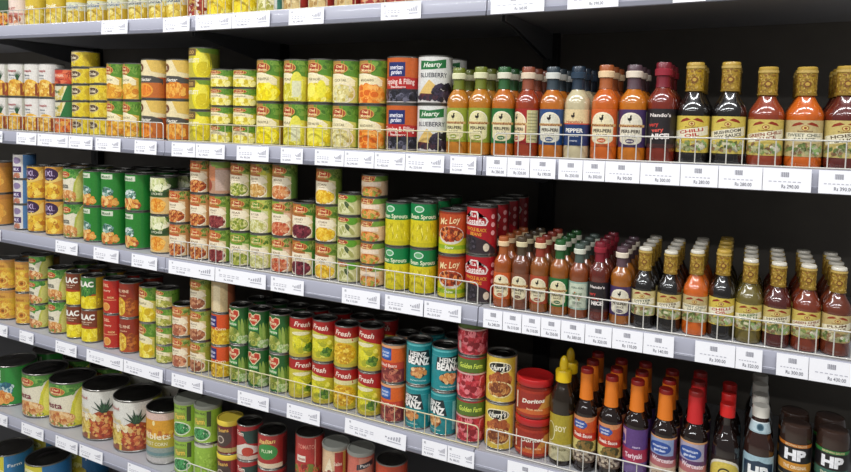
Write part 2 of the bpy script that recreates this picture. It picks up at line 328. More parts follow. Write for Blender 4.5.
        L.base('#c6c58a'); L.rect(-2, .72, 2, 1, '#8fa844'); L.ell(.4, .8, .3, .18, '#5f9a2a'); L.rect(.7, 0, 2, .72, '#b9b87a'); oval_logo(L, -.1, .86, .36, .12); L.ell(.05, .36, .5, .26, '#dcd9a8'); [L.ell(-.2+.2*i, .3+.1*(i % 3), .1, .2, '#4a5a34' if i == 2 else '#a8a860', .6) for i in range(4)]
    elif k == 'sh_mix':
        L.base('#dcb992'); L.rect(-.8, .74, .3, 1, '#a8562c'); L.poly([(.2, .7), (.4, 1), (1.4, 1), (1.4, .75)], '#6f9438'); L.rect(.8, 0, 2, .7, '#cfae8a'); oval_logo(L, -.1, .82, .4, .15)
        L.rect(-.7, .48, .6, .68, '#ecd6bc'); L.ell(.1, .22, .55, .25, '#c8702e'); L.blobs(.1, .2, .5, .2, 36, .006, ['#db8a3c', '#b85a22', '#e8a860', '#8f9a3a'])
    elif k == 'sprout':
        L.base('#d4c41e'); L.rect(-2, .62, 2, 1, '#137c42'); L.ell(-.1, .88, .24, .08, '#cfe3d0'); L.ell(-.1, .88, .19, .055, '#5fa86e'); T('Bean Sprouts', .1, .71, .1, '#eef0c8', 1.35)
        for i in range(60): a = L.rnd.uniform(-1, 1.2); v = L.rnd.uniform(.16, .5); L.ell(a, v, .018, .07, L.rnd.choice(['#efe26a', '#b8a410', '#e2d22e', '#a59618']), L.rnd.uniform(-.5, .5), 8, 8e-6)
        L.rect(-2, 0, 2, .1, '#c2b51c')
    elif k == 'stew':
        L.base('#b94a22'); L.rect(-2, 0, 2, .36, '#c9c22a'); L.rect(-2, .1, 2, .2, '#8fae22'); L.ell(.05, .44, .62, .22, '#d9d0c0'); L.ell(.05, .46, .55, .18, '#b5431c'); L.blobs(.05, .46, .5, .15, 50, .006, ['#c9602a', '#9c3416', '#dc8a4a', '#6d2a14'])
        T('Mc Loy', .0, .8, .16, '#f2d7a2', .95, .15, .015, .35); T('Stew', 0, .15, .07, '#e9eec8', .4); L.rect(-2, .96, 2, 1, '#8f3018')
    elif k == 'costena':
        L.base('#a81420'); L.rect(.95, 0, 2, 1, '#8a1a22'); L.poly([(-1.2, 0), (-1.2, .36), (-.2, .4), (.4, .3), (.95, .08), (.95, 0)], '#34282c'); L.ell(-.35, .2, .4, .17, '#201a20'); L.blobs(-.35, .2, .36, .14, 30, .005, ['#2f2930', '#4a434c', '#17131a'])
        L.poly([(-.62, .62), (-.7, .72), (-.6, .8), (-.35, .82), (-.25, .93), (.05, .93), (.15, .82), (.42, .8), (.52, .72), (.42, .62)], '#eadfd8'); L.poly([(-.57, .645), (-.63, .72), (-.55, .775), (-.3, .8), (-.2, .9), (0, .9), (.1, .8), (.38, .775), (.46, .72), (.38, .645)], '#a81420')
        T('La', -.1, .84, .08, '#f4ece4', .2); T('Costeña', -.09, .71, .115, '#f4ece4', .9); T('WHOLE BLACK', -.02, .53, .075, '#e6a03a', .95, -.05); T('BEANS', .0, .43, .075, '#e6a03a', .5, -.05)
        for v in (.82, .64, .46): L.ell(.74, v, .1, .055, '#eda6a4')
        L.ell(.45, .14, .13, .09, '#d8c9b0'); T('FRIJOLES', 1.3, .5, .3, '#e8d8d0', .2)
    elif k == 'apricot': L.base('#cf9a42'); L.rect(-2, .3, 2, .72, '#d3ac3a'); L.blobs(.1, .35, .7, .28, 40, .010, ['#e0b63a', '#d6a036', '#eac95c', '#c98434']); L.ring(.2, .28, .3, .14, .004, '#e6c45c', '#c77f2a'); L.ell(.2, .28, .1, .05, '#8a4f1e'); T('Apricot', .05, .8, .09, '#a8602a', .6); L.rect(-2, .92, 2, 1, '#c08a4a')
    elif k in ('blac', 'blacg'):
        g = k == 'blacg'
        L.base('#3c7a34' if g else '#7a3a20'); L.rect(-2, 0, 2, .42, '#e0ca12'); L.blobs(.1, .22, .8, .2, 40, .010, ['#ecd91e', '#d9c010', '#f4e650']); L.poly([(-2, .42), (-2, .52), (.2, .5), (1.2, .42)], '#a8381c')
        L.rect(.72, 0, 2, 1, '#b79a2a' if g else '#9a7a24'); T('BLAC', .1, .8, .17, '#f4f0e4', 1.0, bold=.05); T('sweet corn', .1, .64, .05, '#ecd6b8', .7); T('in brine', .1, .57, .04, '#ecd6b8', .4)
        if g: L.blobs(.1, .55, .5, .08, 14, .008, ['#2f6a2c', '#4f8f3a'], 1.8)
    elif k == 'redfruit': L.base('#b5281a'); L.rect(.6, 0, 2, 1, '#b8201a'); T('DEL', .0, .86, .09, '#f0c9a0', .4); T('cherry', .05, .7, .06, '#f0d2b0', .5); L.rect(-.4, .4, .6, .42, '#e0a070'); L.ell(.0, .2, .26, .13, '#e0b060'); L.ell(.0, .2, .2, .1, '#d98c3a'); T('mix', .3, .5, .08, '#e8c080', .4)
    elif k == 'redpine': L.base('#8f2f1c'); L.rect(-2, 0, 2, .5, '#a8481f'); L.ell(-.1, .3, .4, .28, '#dcae2a'); L.blobs(-.1, .3, .36, .24, 40, .006, ['#e6c040', '#c98f22', '#efd466']); L.ell(.5, .32, .26, .27, '#a8561f'); L.blobs(.5, .32, .22, .22, 20, .006, ['#8c3d18', '#c2702e']); T('DEL PINE', .05, .78, .09, '#f0c9a8', .8); T('chunks', .05, .65, .05, '#e8b890', .5)
    elif k == 'dm_yel': dm(L, ['#dfc41e', '#ecd83a', '#d0ad16', '#f2e272'], 'PINEAPPLE', side='#d2c25a', side2='#7f9436', topl='#b3863c', n=44)
    elif k == 'dm_short2': dm(L, ['#b3b04a', '#cfc86e', '#989a38', '#ded89a'], 'MUSHROOM', side='#cfc27e', side2='#6f9a34', topl='#7f9a3a', top='#6c9a30', n=36, sz=.004)
    elif k == 'bn_orange2': bean(L, '#ba4a2c', '#a5603c', ['#c07a52', '#a0553a', '#d89a72'], '#bf6a3a', '#dfc09c', '#c28a3e')
    elif k == 'bn_green2': bean(L, '#b04a28', '#9a5a3c', ['#b0704a', '#8a4a30', '#c98f68'], '#a8803a', '#dccb8e', '#98a23c')
    elif k == 'plaincream': L.base('#cdb384'); L.rect(-.1, .05, .35, .9, '#dccba4'); L.rect(.75, 0, 2, 1, '#a05a3a'); L.rect(-.9, 0, -.5, 1, '#c2a46c')
    elif k == 'corn': L.base('#d6501c'); L.rect(-2, 0, 2, .5, '#d8ae1c'); L.blobs(.1, .24, 1.0, .2, 90, .005, ['#e8c22e', '#d6a416', '#f0d454', '#bf8a12']); L.rect(-.6, .58, .1, .95, '#2a2a6a'); T('american', -.25, .82, .1, '#e0dcec', .55); T('garden', -.25, .68, .1, '#e0dcec', .45); T('Corn', .3, .53, .09, '#f4e2b8', .6); L.rect(.85, 0, 2, 1, '#cf5a24')
    elif k == 'delmonte':
        L.base('#1f5a24'); L.rect(.85, 0, 2, 1, '#2a6428'); L.rect(-.6, .48, .2, .62, '#2f8a3a'); T('Gherkins', -.1, .55, .08, '#e6eccc', .6)
        L.ell(-.05, .25, .4, .2, '#9aa03e'); [L.ell(.38+.16*i, .36+.03*(i % 2), .085, .32, ['#7f9c3e', '#94aa4e', '#5f8030'][i % 3], .1) for i in range(4)]
        L.blobs(-.05, .25, .36, .16, 26, .007, ['#b0b452', '#8c9434', '#c4c87a', '#6a8030']); L.blobs(.5, .12, .3, .08, 10, .007, ['#c4d0a0', '#90b060'])
        L.poly([(-.1, .62), (-.5, .8), (-.48, .93), (-.25, .96), (-.08, .9), (.1, .96), (.33, .93), (.35, .8), (.06, .62)], '#e6d7a8'); L.poly([(-.09, .65), (-.45, .8), (-.44, .915), (-.25, .94), (-.08, .875), (.09, .94), (.28, .915), (.3, .8), (.04, .65)], '#bb3a24')
        T('Del', -.1, .87, .06, '#f3e4b4', .22); T('Monte', -.08, .79, .09, '#f3e4b4', .5)
    elif k in ('harvest', 'harvcorn'):
        L.base('#c8bb3a'); L.rect(-2, .74, 2, 1, '#a81e1c'); L.poly([(-.2, .74), (.6, .66), (1.6, .5), (1.6, .8), (-.2, .8)], '#a81e1c'); T('Fresh', .1, .86, .13, '#f1dccb', .85, -.08, .02, .2)
        if k == 'harvcorn': L.rect(-2, .62, 2, .73, '#ddd49a'); L.ell(.1, .34, .72, .28, '#dcae20'); L.blobs(.1, .34, .66, .25, 110, .0036, ['#ecc634', '#d8a41a', '#f3d75c', '#c68e14'])
        else: L.ell(.15, .36, .62, .32, '#d2c81e'); L.blobs(.15, .38, .56, .26, 40, .009, ['#ded62a', '#c9c022', '#e8e25e', '#a8a826']); L.blobs(.45, .24, .24, .1, 18, .006, ['#4d7a24', '#3a641e', '#7d9a30']); L.ell(0, .62, .5, .05, '#e6dfb0')
        L.rect(-2, 0, 2, .08, '#b9a83a')
    elif k == 'bakedb': L.base('#d9601c'); L.rect(-.5, .6, .2, .93, '#274a8f'); L.ell(-.15, .77, .33, .13, '#3f6fb8'); T('american', -.15, .81, .07, '#dfe4f2', .45); T('garden', -.15, .72, .07, '#dfe4f2', .4); L.rect(-2, 0, 2, .38, '#7f3038'); L.poly([(-2, .36), (-2, .5), (2, .58), (2, .36)], '#c2402a'); T('Baked Beans', .0, .46, .09, '#f4d8c8', .95); L.ell(.2, .2, .5, .2, '#c98a5a'); L.blobs(.2, .2, .45, .16, 40, .006, ['#8f3a34', '#b0584a', '#742a2a', '#c4765a']); L.rect(.9, 0, 2, 1, '#cf7a2c'); L.rect(-2, .93, 2, 1, '#e0a070')
    elif k == 'heinz':
        L.base('#17858a'); L.rect(-2, .93, 2, .97, '#5cb5b5'); L.rect(-2, .82, 2, .83, '#4aa8a8')
        L.poly([(-.6, .5), (-.52, .8), (.56, .84), (.74, .45)], '#1c2c30'); T('HEINZ', .02, .735, .12, '#f0efe9', .84, -.05, .03); T('BEANZ', .05, .575, .17, '#f6f4ee', 1.15, -.05, .05)
        L.ell(.05, .3, .42, .14, '#3b2a22'); L.blobs(.05, .3, .36, .11, 30, .006, ['#d08a4a', '#e0a868', '#b5683a', '#efc690']); T('baked beans in tomato sauce', .05, .1, .04, '#bfe2de', .8); L.rect(1.0, .1, 1.2, .8, '#8cc9c6')
    elif k == 'golden': L.base('#a5232c'); L.rect(-2, .62, 2, .96, '#556f26'); T('Golden Farm', .1, .8, .12, '#d8e85a', 1.1, 0, .02, .25); L.blobs(.1, .3, 1.2, .26, 90, .010, ['#c0303a', '#8c1a24', '#d8505a', '#a8222e', '#e07a80']); L.rect(-2, .58, 2, .62, '#cfa8a0'); L.ell(-.55, .2, .1, .1, '#e0b8b0')
    elif k == 'hvyel':
        L.base('#d6b640'); L.rect(.85, 0, 2, 1, '#d9c49a'); L.rect(.98, .2, 1.3, .9, '#c9c3b2'); L.ell(.1, .78, .52, .13, '#f0e6c0'); L.ell(.1, .78, .48, .105, '#17150f'); T('Hurry’s', .1, .78, .11, '#f3efe0', .75, .12, .03, .3)
        L.blobs(.1, .5, .5, .12, 20, .010, ['#a8562a', '#c47a3c', '#8a3f20']); L.ell(.1, .28, .6, .19, '#e6d79a'); L.ell(.1, .28, .52, .15, '#8a4a22'); L.blobs(.1, .28, .46, .12, 36, .008, ['#a05a2a', '#c08040', '#74381a', '#d6a45e'])
    elif k == 'dip':
        L.base('#a8301a'); L.rect(-.7, .1, .85, .9, '#96281a'); L.poly([(-.7, .1), (.85, .1), (.85, .6), (.2, .3), (-.3, .25)], '#c8622a'); L.poly([(.2, .3), (.5, .8), (.85, .9), (.85, .4)], '#c98a3c'); T('Doritos', .05, .62, .16, '#f4ead8', .8, .1, .03, .2); L.rect(-.66, .2, -.58, .85, '#e8d9c4'); L.rect(.9, 0, 2, 1, '#8c2a1c'); T('hot salsa', .1, .3, .08, '#f0c890', .55)
    elif k == 'biggreen': L.base('#2f7f34'); L.rect(.4, 0, 2, 1, '#2d8a38'); L.rect(-1, .66, .25, .94, '#dfe0d0'); T('Fruit', 0, .8, .13, '#4a6a44', .5); L.ell(.35, .4, .25, .2, '#3f7f94'); L.blobs(.3, .42, .3, .16, 16, .014, ['#6fa0ac', '#2c5f74', '#c4d8d4']); L.blobs(0, .2, .6, .15, 40, .013, ['#dd9040', '#e8aa58', '#c9702c', '#efc480'])
    elif k == 'bigpine':
        L.base('#dedcd2'); L.rect(.95, 0, 2, 1, '#b7c04a'); L.poly([(-1, 0), (-1, .52), (-.3, .46), (.1, .36), (.1, 0)], '#d9bc4a'); L.rect(-1, 0, .95, .12, '#8a4a2c')
        L.ell(.5, .3, .46, .3, '#a8502c'); L.blobs(.5, .29, .42, .25, 120, .006, ['#c8643a', '#a03a24', '#d88a4c', '#8a3020', '#dca860', '#b5482c']); L.blobs(-.15, .3, .3, .2, 40, .006, ['#d9bc4a', '#e9d27a', '#c9a23c', '#e2c86a'])
        L.blobs(.1, .46, .35, .06, 24, .008, ['#d9b87a', '#e9dcae', '#efe6cc'])
        for i in range(15): t = -1.35+.19*i; q = .7+.3*math.cos(i*2.1); L.poly([(.46, .56), (.58, .56), (.52+.40*math.sin(t)*q, .66+.22*math.cos(t)*q)], ['#24402c', '#355a3a', '#1b3424'][i % 3])
        T('Dewland', -.22, .86, .06, '#b05a58', .5); T('Pine', -.15, .62, .1, '#d8c890', .5, 0, .03)
    elif k == 'kernel': L.base('#d89a2a'); L.rect(-2, .86, 2, 1, '#d9b9ac'); L.rect(-2, 0, 2, .34, '#8f9a94'); L.rect(-2, 0, 2, .1, '#b9b4b0'); L.poly([(-2, .3), (-2, .5), (2, .5), (2, .3)], '#b7a53a'); L.ell(.1, .8, .05, .05, '#f0e0a0'); L.blobs(.1, .58, .8, .05, 20, .007, ['#e9b84a', '#c2702a']); T('Niblets', .1, .54, .13, '#f2e6c4', 1.1); T('SWEET CORN', .1, .38, .07, '#e6dfb8', .9); L.rect(-2, .14, 2, .2, '#6a8a8c')
    elif k in ('peas', 'peasback'):
        L.base('#93b83e'); L.rect(.7, 0, 2, 1, '#9cc23e'); L.rect(-2, .93, 2, 1, '#c9c8b4')
        if k == 'peas': T('GREEN PEAS', .0, .83, .06, '#4d5a34', .75); L.rect(-.3, .48, .35, .72, '#8a9a3a'); T('Farm', .05, .6, .15, '#e6c04a', .55, .1, .03); L.rect(.42, .46, .62, .9, '#3f4a24'); L.ell(.08, .24, .52, .2, '#dce2c8'); L.ell(.08, .24, .46, .165, '#2f7a3c'); L.blobs(.08, .24, .42, .14, 60, .0042, ['#3f9450', '#2a6c38', '#58a866'])
        else: L.blobs(.1, .5, .9, .3, 30, .004, ['#a8cc50', '#88ac34'])
    elif k == 'choco': L.base('#6a1f22'); L.rect(-2, .88, 2, 1, '#d6b93c'); L.rect(.5, 0, 2, .88, '#8c2a2a'); L.ell(.0, .52, .5, .28, '#4a3a34'); L.ring(-.1, .45, .22, .12, .003, '#c2b2a0', '#5a4a42'); T('Beans', .05, .76, .12, '#e2b050', .6, .1); L.rect(-2, .06, 2, .2, '#b09a5a')
    elif k == 'redwhite': L.base('#a3292a'); L.poly([(-.1, .85), (.9, .9), (.9, .45), (.3, .5)], '#24443c'); L.poly([(-.6, .3), (.2, .5), (.9, .35), (.9, .2), (-.6, .1)], '#d8d0c4'); L.ell(.3, .24, .3, .14, '#b8402e'); T('Tom', -.15, .78, .14, '#efdccb', .5); L.rect(-2, 0, 2, .12, '#c9b8a8')
    elif k == 'redgreen': L.base('#a8302c'); L.ell(.05, .5, .5, .24, '#3c8a40'); T('Italian', .05, .82, .13, '#e6c070', .8, .1, .03, .3); T('PLUM', .05, .52, .1, '#d6e6b8', .5); L.rect(-2, 0, 2, .14, '#ddc8a8'); L.rect(.8, 0, 2, .9, '#7a2424')
    elif k == 'redtom': L.base('#b0332e'); L.rect(-.4, .36, .05, .52, '#e9dccb'); T('tomato', -.15, .44, .08, '#a8302c', .36); T('TOMATO', .05, .76, .11, '#d88a78', .8); L.rect(.45, .2, .5, .95, '#d89a8a'); L.blobs(.1, .14, .7, .12, 30, .008, ['#8c2420', '#c95a40', '#6f7a30']); L.rect(.95, 0, 2, 1, '#9a2a28')
    elif k == 'creamred': L.base('#d8b892'); L.rect(.15, 0, 2, .9, '#b23c34'); L.rect(.55, .1, .7, .9, '#c9a24e'); L.poly([(-.5, .2), (-.1, .75), (.1, .3)], '#e6d8b8'); L.blobs(-.1, .2, .5, .16, 24, .008, ['#8f4a3a', '#c98a6a', '#5f3028']); T('Salsa', .3, .6, .1, '#efd8c0', .4)
    elif k == 'creamred2': L.base('#c76a58'); L.rect(.1, .2, .8, .9, '#cf8a72'); L.poly([(0, .6), (.85, .7), (.85, .84), (0, .74)], '#33343c'); T('Pasta', .42, .72, .08, '#e0dcd4', .5, .06); L.blobs(-.1, .2, .5, .16, 24, .008, ['#d8a07a', '#b0483a', '#ecd0a8'])
    elif k == 'redtom2': L.base('#b8401f'); L.ell(.1, .5, .6, .25, '#d0602a'); T('Soup', .1, .6, .2, '#f0d2a0', .7); L.blobs(.1, .2, .6, .14, 20, .008, ['#8c2a16', '#d98a3a'])
    elif k == 'lowblue': L.base('#cfc43a'); L.rect(.45, 0, 2, 1, '#2f7ab0'); L.ell(0, .8, .3, .12, '#e6e0a0'); T('Corn', 0, .8, .09, '#3a6a3a', .4); L.blobs(0, .4, .5, .25, 40, .012, ['#e0d24a', '#c9b22a', '#efe68a']); T('Farm', .75, .7, .1, '#e2ecf2', .4)
    else: raise KeyError(k)
# lid and rim finish where it is not plain tinplate
LIDCOL = {'creamred': ('grey_plastic_lid', '#97988f'), 'creamred2': ('grey_plastic_lid', '#97988f'), 'choco': ('tinplate_lid', None), 'peas': ('grey_plastic_lid2', '#8b8d80')}
ROWS = [
  (1,'s1green',-2.1775,0.033,0.108,1,0,0, 'fruit_can', 'dark green can at the far left end'),
  (1,'s1pink',-2.1107,0.033,0.108,1,0,0, 'fruit_can', 'white and pink fruit can beside the dark green can'),
  (1,'s1yel',-2.0268,0.033,0.108,1,0,0, 'fruit_can', 'first yellow fruit can right of the pink can'),
  (1,'s1yel',-1.9248,0.033,0.108,1,0,5, 'fruit_can', 'second yellow fruit can right of the pink can'),
  (1,'s1yel2',-1.8318,0.033,0.108,1,0,0, 'fruit_can', 'third yellow can right of the pink can'),
  (1,'s1yel2',-1.738,0.033,0.108,1,0,0, 'fruit_can', 'fourth yellow can right of the pink can'),
  (1,'s1yel2',-1.6523,0.033,0.108,1,0,0, 'fruit_can', 'yellow can right above the leftmost price tag'),
  (1,'s1yel3',-1.5659,0.033,0.108,1,0,0, 'fruit_can', 'dark-lettered yellow can just left of the shelf joint'),
  (1,'s1yel3',-1.4838,0.033,0.108,1,0,0, 'fruit_can', 'dark-lettered yellow can at the shelf joint'),
  (1,'s1yel3',-1.417,0.033,0.108,1,0,0, 'fruit_can', 'last narrow yellow can left of the red striped can'),
  (1,'s1red',-1.3405,0.033,0.108,1,0,0, 'fruit_can', 'red and white striped can'),
  (1,'s1bright',-1.2682,0.036,0.108,1,0,0, 'fruit_can', 'bright yellow can right of the red striped can'),
  (1,'s1bright',-1.1828,0.036,0.108,1,0,6, 'fruit_can', 'second bright yellow can right of the red striped can'),
  (1,'s1lime',-1.1024,0.033,0.108,1,0,0, 'fruit_can', 'lime and teal can'),
  (1,'s1cream',-1.0209,0.033,0.108,1,0,0, 'bean_can', 'first cream can with red side'),
  (1,'s1cream',-0.9458,0.033,0.108,1,0,0, 'bean_can', 'second cream can with red side'),
  (1,'s1cream',-0.8709,0.033,0.108,1,0,0, 'bean_can', 'third cream can with red side'),
  (1,'s1red2',-0.799,0.033,0.108,1,0,0, 'bean_can', 'first plain red can'),
  (1,'s1red2',-0.7299,0.033,0.108,1,0,0, 'bean_can', 'second plain red can'),
  (1,'s1red2',-0.6613,0.033,0.108,1,0,0, 'bean_can', 'third plain red can'),
  (1,'s1red2',-0.5945,0.033,0.108,1,0,0, 'bean_can', 'fourth plain red can'),
  (2,'pinewhite',-2.2028,0.036,0.1067,2,0,0, 'pineapple_can', 'white and yellow pineapple can in leftmost stack'),
  (2,'pinewhite',-2.1206,0.036,0.1062,2,0,4, 'pineapple_can', 'white and yellow pineapple can in second stack'),
  (2,'pinewhite2',-2.0367,0.036,0.106,2,0,0, 'pineapple_can', 'white and yellow pineapple can in third stack'),
  (2,'pinewhite2',-1.9639,0.036,0.1058,2,0,0, 'pineapple_can', 'white and yellow pineapple can in fourth stack'),
  (2,['flatred','flatgreen','flatgreen','flatorange'],-1.8881,0.039,0.0487, 4, 0, 0, 'fruit_can', 'flat can in the red-topped stack'),
  (2,'flatcream',-1.8093,0.039,0.0495,5,0,0, 'fruit_can', 'flat cream can with brown oval in the five-can stack'),
  (2,'flatcream2',-1.7305,0.039,0.0501,4,0,0, 'fruit_can', 'flat yellow can with brown oval in the four-can stack'),
  (2,'dm_peach',-1.6577,0.033,0.1057,2,0,0, 'fruit_can', 'narrow green-topped orange fruit can beside flat yellow cans'),
  (2,'dm_peach',-1.5899,0.034,0.1055,2,0,0, 'fruit_can', 'green-topped orange fruit can left of grey-banded cans'),
  (2,'koo_slice',-1.5135,0.04,0.1108,2,0,0, 'fruit_can', 'grey-banded cream can with round orange slice'),
  (2,'koo_half',-1.4164,0.04,0.1104,2,0,0, 'fruit_can', 'grey-banded cream can with orange segments'),
  (2,'pear',-1.3326,0.04,0.0834,3,0,0, 'fruit_can', 'big yellow pear can in the tall three-can stack'),
  (2,'dm_short',-1.2558,0.036,0.048,4,0,0, 'fruit_can', 'short yellow can in left of two short-can stacks'),
  (2,'dm_short',-1.1785,0.036,0.0477,4,0,5, 'fruit_can', 'short yellow can in right of two short-can stacks'),
  (2,'dm_pine',-1.1012,0.036,0.1071,2,0,8, 'fruit_can', 'tall green-topped can showing bright yellow fruit'),
  (2,'dm_pear',-1.0156,0.036,0.1061,2,0,0, 'fruit_can', 'tall green-topped can turned to its pale side'),
  (2,'dm_pearhalf',-0.9428,0.036,0.1059,2,0,0, 'fruit_can', 'tall green-topped can showing yellow pear halves'),
  (2,'dm_cocktail',-0.87,0.036,0.104,2,0,0, 'fruit_can', 'tall green-topped can showing pale mixed fruit'),
  (2,'dm_orange',-0.7972,0.036,0.1038,2,0,0, 'fruit_can', 'tall green-topped can showing orange slices'),
  (2,'comstock',-0.7204,0.04,0.1063,2,0,10, 'pie_filling_can', 'orange and red pie filling can with blackberries'),
  (2,'berry',-0.6416,0.038,0.1065,2,1,10, 'pie_filling_can', 'white berry pie filling can with green flag'),
  (2,'nb_lime',-0.5778,0.025,0.1851,1,2,0, 'sauce_bottle', 'orange sauce bottle with lime label next to white berry cans'),
  (2,'nb_lime',-0.527,0.025,0.1864,1,2,10, 'sauce_bottle', 'orange sauce bottle with lime label, second of its pair'),
  (2,'nb_green',-0.474,0.025,0.1853,1,2,10, 'sauce_bottle', 'orange sauce bottle with dark green label and green cap'),
  (2,'nb_red',-0.4221,0.025,0.1841,1,2,-40, 'sauce_bottle', 'dark red sauce bottle turned to its pale side label'),
  (2,'nb_blue',-0.3701,0.025,0.1829,1,2,5, 'sauce_bottle', 'orange sauce bottle with blue label'),
  (2,'nb_white',-0.3187,0.025,0.1827,1,2,0, 'sauce_bottle', 'cream sauce bottle with navy label'),
  (2,'nb_orange',-0.2644,0.026,0.1843,1,2,0, 'sauce_bottle', 'orange sauce bottle with orange label'),
  (2,'nb_purple',-0.2114,0.026,0.183,1,2,0, 'sauce_bottle', 'amber sauce bottle with purple label'),
  (2,'nb_black',-0.1586,0.026,0.1864,1,2,0, 'sauce_bottle', 'red-capped sauce bottle with black label'),
  (2,'ch_oil',-0.1033,0.0285,0.1851,1,2,0, 'chilli_oil_bottle', 'black chilli oil bottle with red lettering'),
  (2,'ch_black',-0.0434,0.0285,0.1844,1,2,0, 'chilli_sauce_bottle', 'black sauce bottle right of the chilli oil'),
  (2,'ch_red',0.0167,0.029,0.1742,1,2,0, 'chilli_sauce_bottle', 'red chilli sauce bottle with yellow label'),
  (2,'ch_orange',0.0764,0.029,0.1728,1,2,0, 'chilli_sauce_bottle', 'bright orange chilli sauce bottle with beige label'),
  (2,'ch_maroon',0.1352,0.029,0.1731,1,2,0, 'chilli_sauce_bottle', 'maroon chilli sauce bottle at the right end'),
  (3,'peach',-2.2437,0.04,0.1053,2,0,0, 'fruit_can', 'orange peach can at the left end'),
  (3,'bluewhite',-2.1047,0.033,0.0812,3,0,0, 'fruit_can', 'white and blue can in the narrow stack'),
  (3,'purp',-2.0324,0.038,0.105,2,1,0, 'fruit_can', 'yellow can with purple oval right of the blue stack'),
  (3,'purp2',-1.9433,0.036,0.1078,2,1,0, 'fruit_can', 'orange can with purple oval'),
  (3,'fiesta',-1.8565,0.038,0.1076,2,1,0, 'fruit_can', 'cream and green peach can right of the purple-oval cans'),
  (3,'greenfruit',-1.7642,0.039,0.1063,2,2,0, 'fruit_can', 'green fruit can in first green stack'),
  (3,'greenfruit',-1.6843,0.039,0.1075,2,2,10, 'fruit_can', 'green fruit can in second green stack'),
  (3,'greenfruit',-1.5816,0.041,0.1083,2,2,0, 'fruit_can', 'green fruit can in third green stack'),
  (3,'leaf',-1.4813,0.038,0.1076,2,1,0, 'fruit_can', 'can with white flower top and orange fruit'),
  (3,'bn_orange',-1.4099,0.0318,0.0923,2,0,0, 'bean_can', 'red and cream bean can in the lower two-can stack'),
  (3,'bn_orange',-1.331,0.0318,0.0901,3,0,0, 'bean_can', 'red and cream bean can in first three-can stack'),
  (3,['bn_back','bn_kidney','bn_kidney'],-1.2626,0.0318,0.0903,3, 0, 0, 'bean_can', 'red bowl bean can in second three-can stack'),
  (3,['bn_peas','bn_peas','bn_leafpeas'],-1.1896,0.0318,0.0902,3, 0, 8, 'bean_can', 'green pea can with red oval in third three-can stack'),
  (3,['bn_chick','bn_leaf','bn_leaf'],-1.1225,0.0318,0.0908,3, 0, 0, 'bean_can', 'yellow green can in fourth three-can stack'),
  (3,['bn_chick2','bn_tomato','bn_tomato'],-1.0518,0.0318,0.0912,3, 0, 0, 'bean_can', 'cream and salmon can in fifth three-can stack'),
  (3,'bn_red',-0.9874,0.0318,0.0908,2,1,4, 'bean_can', 'dark red kidney bean can'),
  (3,'bn_corn',-0.9178,0.0318,0.0902,3,0,6, 'bean_can', 'sweetcorn can with yellow bowl and red oval'),
  (3,'sh_peas',-0.8539,0.0313,0.0532,4,0,0, 'bean_can', 'short pale green can'),
  (3,'sh_mix',-0.7886,0.0313,0.0523,5,0,0, 'bean_can', 'short cream can with orange bowl'),
  (3,'sprout',-0.7225,0.0313,0.101,2,2,0, 'bean_sprout_can', 'green and yellow bean sprout can, left stack'),
  (3,'sprout',-0.6574,0.0313,0.1034,2,2,10, 'bean_sprout_can', 'green and yellow bean sprout can, right stack'),
  (3,'stew',-0.5852,0.032299999999999995,0.0975,2,2,6, 'bean_can', 'orange red can with script and yellow base'),
  (3,'costena',-0.5184,0.0337,0.1045,2,3,0, 'bean_can', 'red black-bean can with white crest'),
  (3,'nb_orange',-0.4624,0.019600000000000003,0.1472,1,3,5, 'sauce_bottle', 'small orange sauce bottle nearest the red bean cans'),
  (3,'nb_brown',-0.4224,0.019600000000000003,0.1497,1,3,0, 'sauce_bottle', 'small brown sauce bottle with narrow cream label'),
  (3,'nb_orange2',-0.3824,0.019600000000000003,0.1514,1,3,5, 'sauce_bottle', 'small red-capped orange sauce bottle'),
  (3,'nb_green',-0.341,0.019600000000000003,0.1515,1,3,5, 'sauce_bottle', 'small sauce bottle with green cap and green label'),
  (3,'nb_teal',-0.301,0.019600000000000003,0.147,1,3,0, 'sauce_bottle', 'small orange sauce bottle with pale teal label'),
  (3,'nb_black',-0.261,0.019600000000000003,0.1546,1,3,0, 'sauce_bottle', 'small red sauce bottle with black label'),
  (3,'nb_purple',-0.2186,0.0201,0.1482,1,3,5, 'sauce_bottle', 'small amber sauce bottle with purple label'),
  (3,'ch_dark',-0.1757,0.022,0.1522,1,3,0, 'chilli_sauce_bottle', 'small black sauce bottle with cream banner label'),
  (3,'ch_dark2',-0.1292,0.022,0.1503,1,3,0, 'chilli_sauce_bottle', 'small black sauce bottle left of the small orange one'),
  (3,'ch_orange',-0.0833,0.022,0.1559,1,3,0, 'chilli_sauce_bottle', 'small bright orange chilli sauce bottle'),
  (3,'ch_oil',-0.0385,0.022,0.1615,1,3,0, 'chilli_oil_bottle', 'small black chilli oil bottle with gold cap'),
  (3,'ch_green',0.0063,0.022,0.1489,1,3,0, 'chilli_sauce_bottle', 'small olive green sauce bottle'),
  (3,'ch_maroon',0.0511,0.022,0.1481,1,3,0, 'chilli_sauce_bottle', 'small maroon chilli sauce bottle'),
  (3,'ch_red',0.0966,0.022,0.149,1,3,0, 'chilli_sauce_bottle', 'small red chilli sauce bottle'),
  (3,'ch_rust',0.1414,0.022,0.1496,1,3,0, 'chilli_sauce_bottle', 'small rust chilli sauce bottle at the right end'),
  (4,'apricot',-2.2011,0.037,0.1016,2,1,0, 'fruit_can', 'yellow apricot can in leftmost stack'),
  (4,'apricot',-2.1051,0.034,0.1042,2,1,12, 'fruit_can', 'yellow apricot can in second stack'),
  (4,'fiesta',-2.0314,0.035,0.0781,3,0,0, 'fruit_can', 'cream and green can in the three-can stack'),
  (4,'fiesta',-1.9363,0.038,0.1027,2,1,0, 'fruit_can', 'cream and green can right of the three-can stack'),
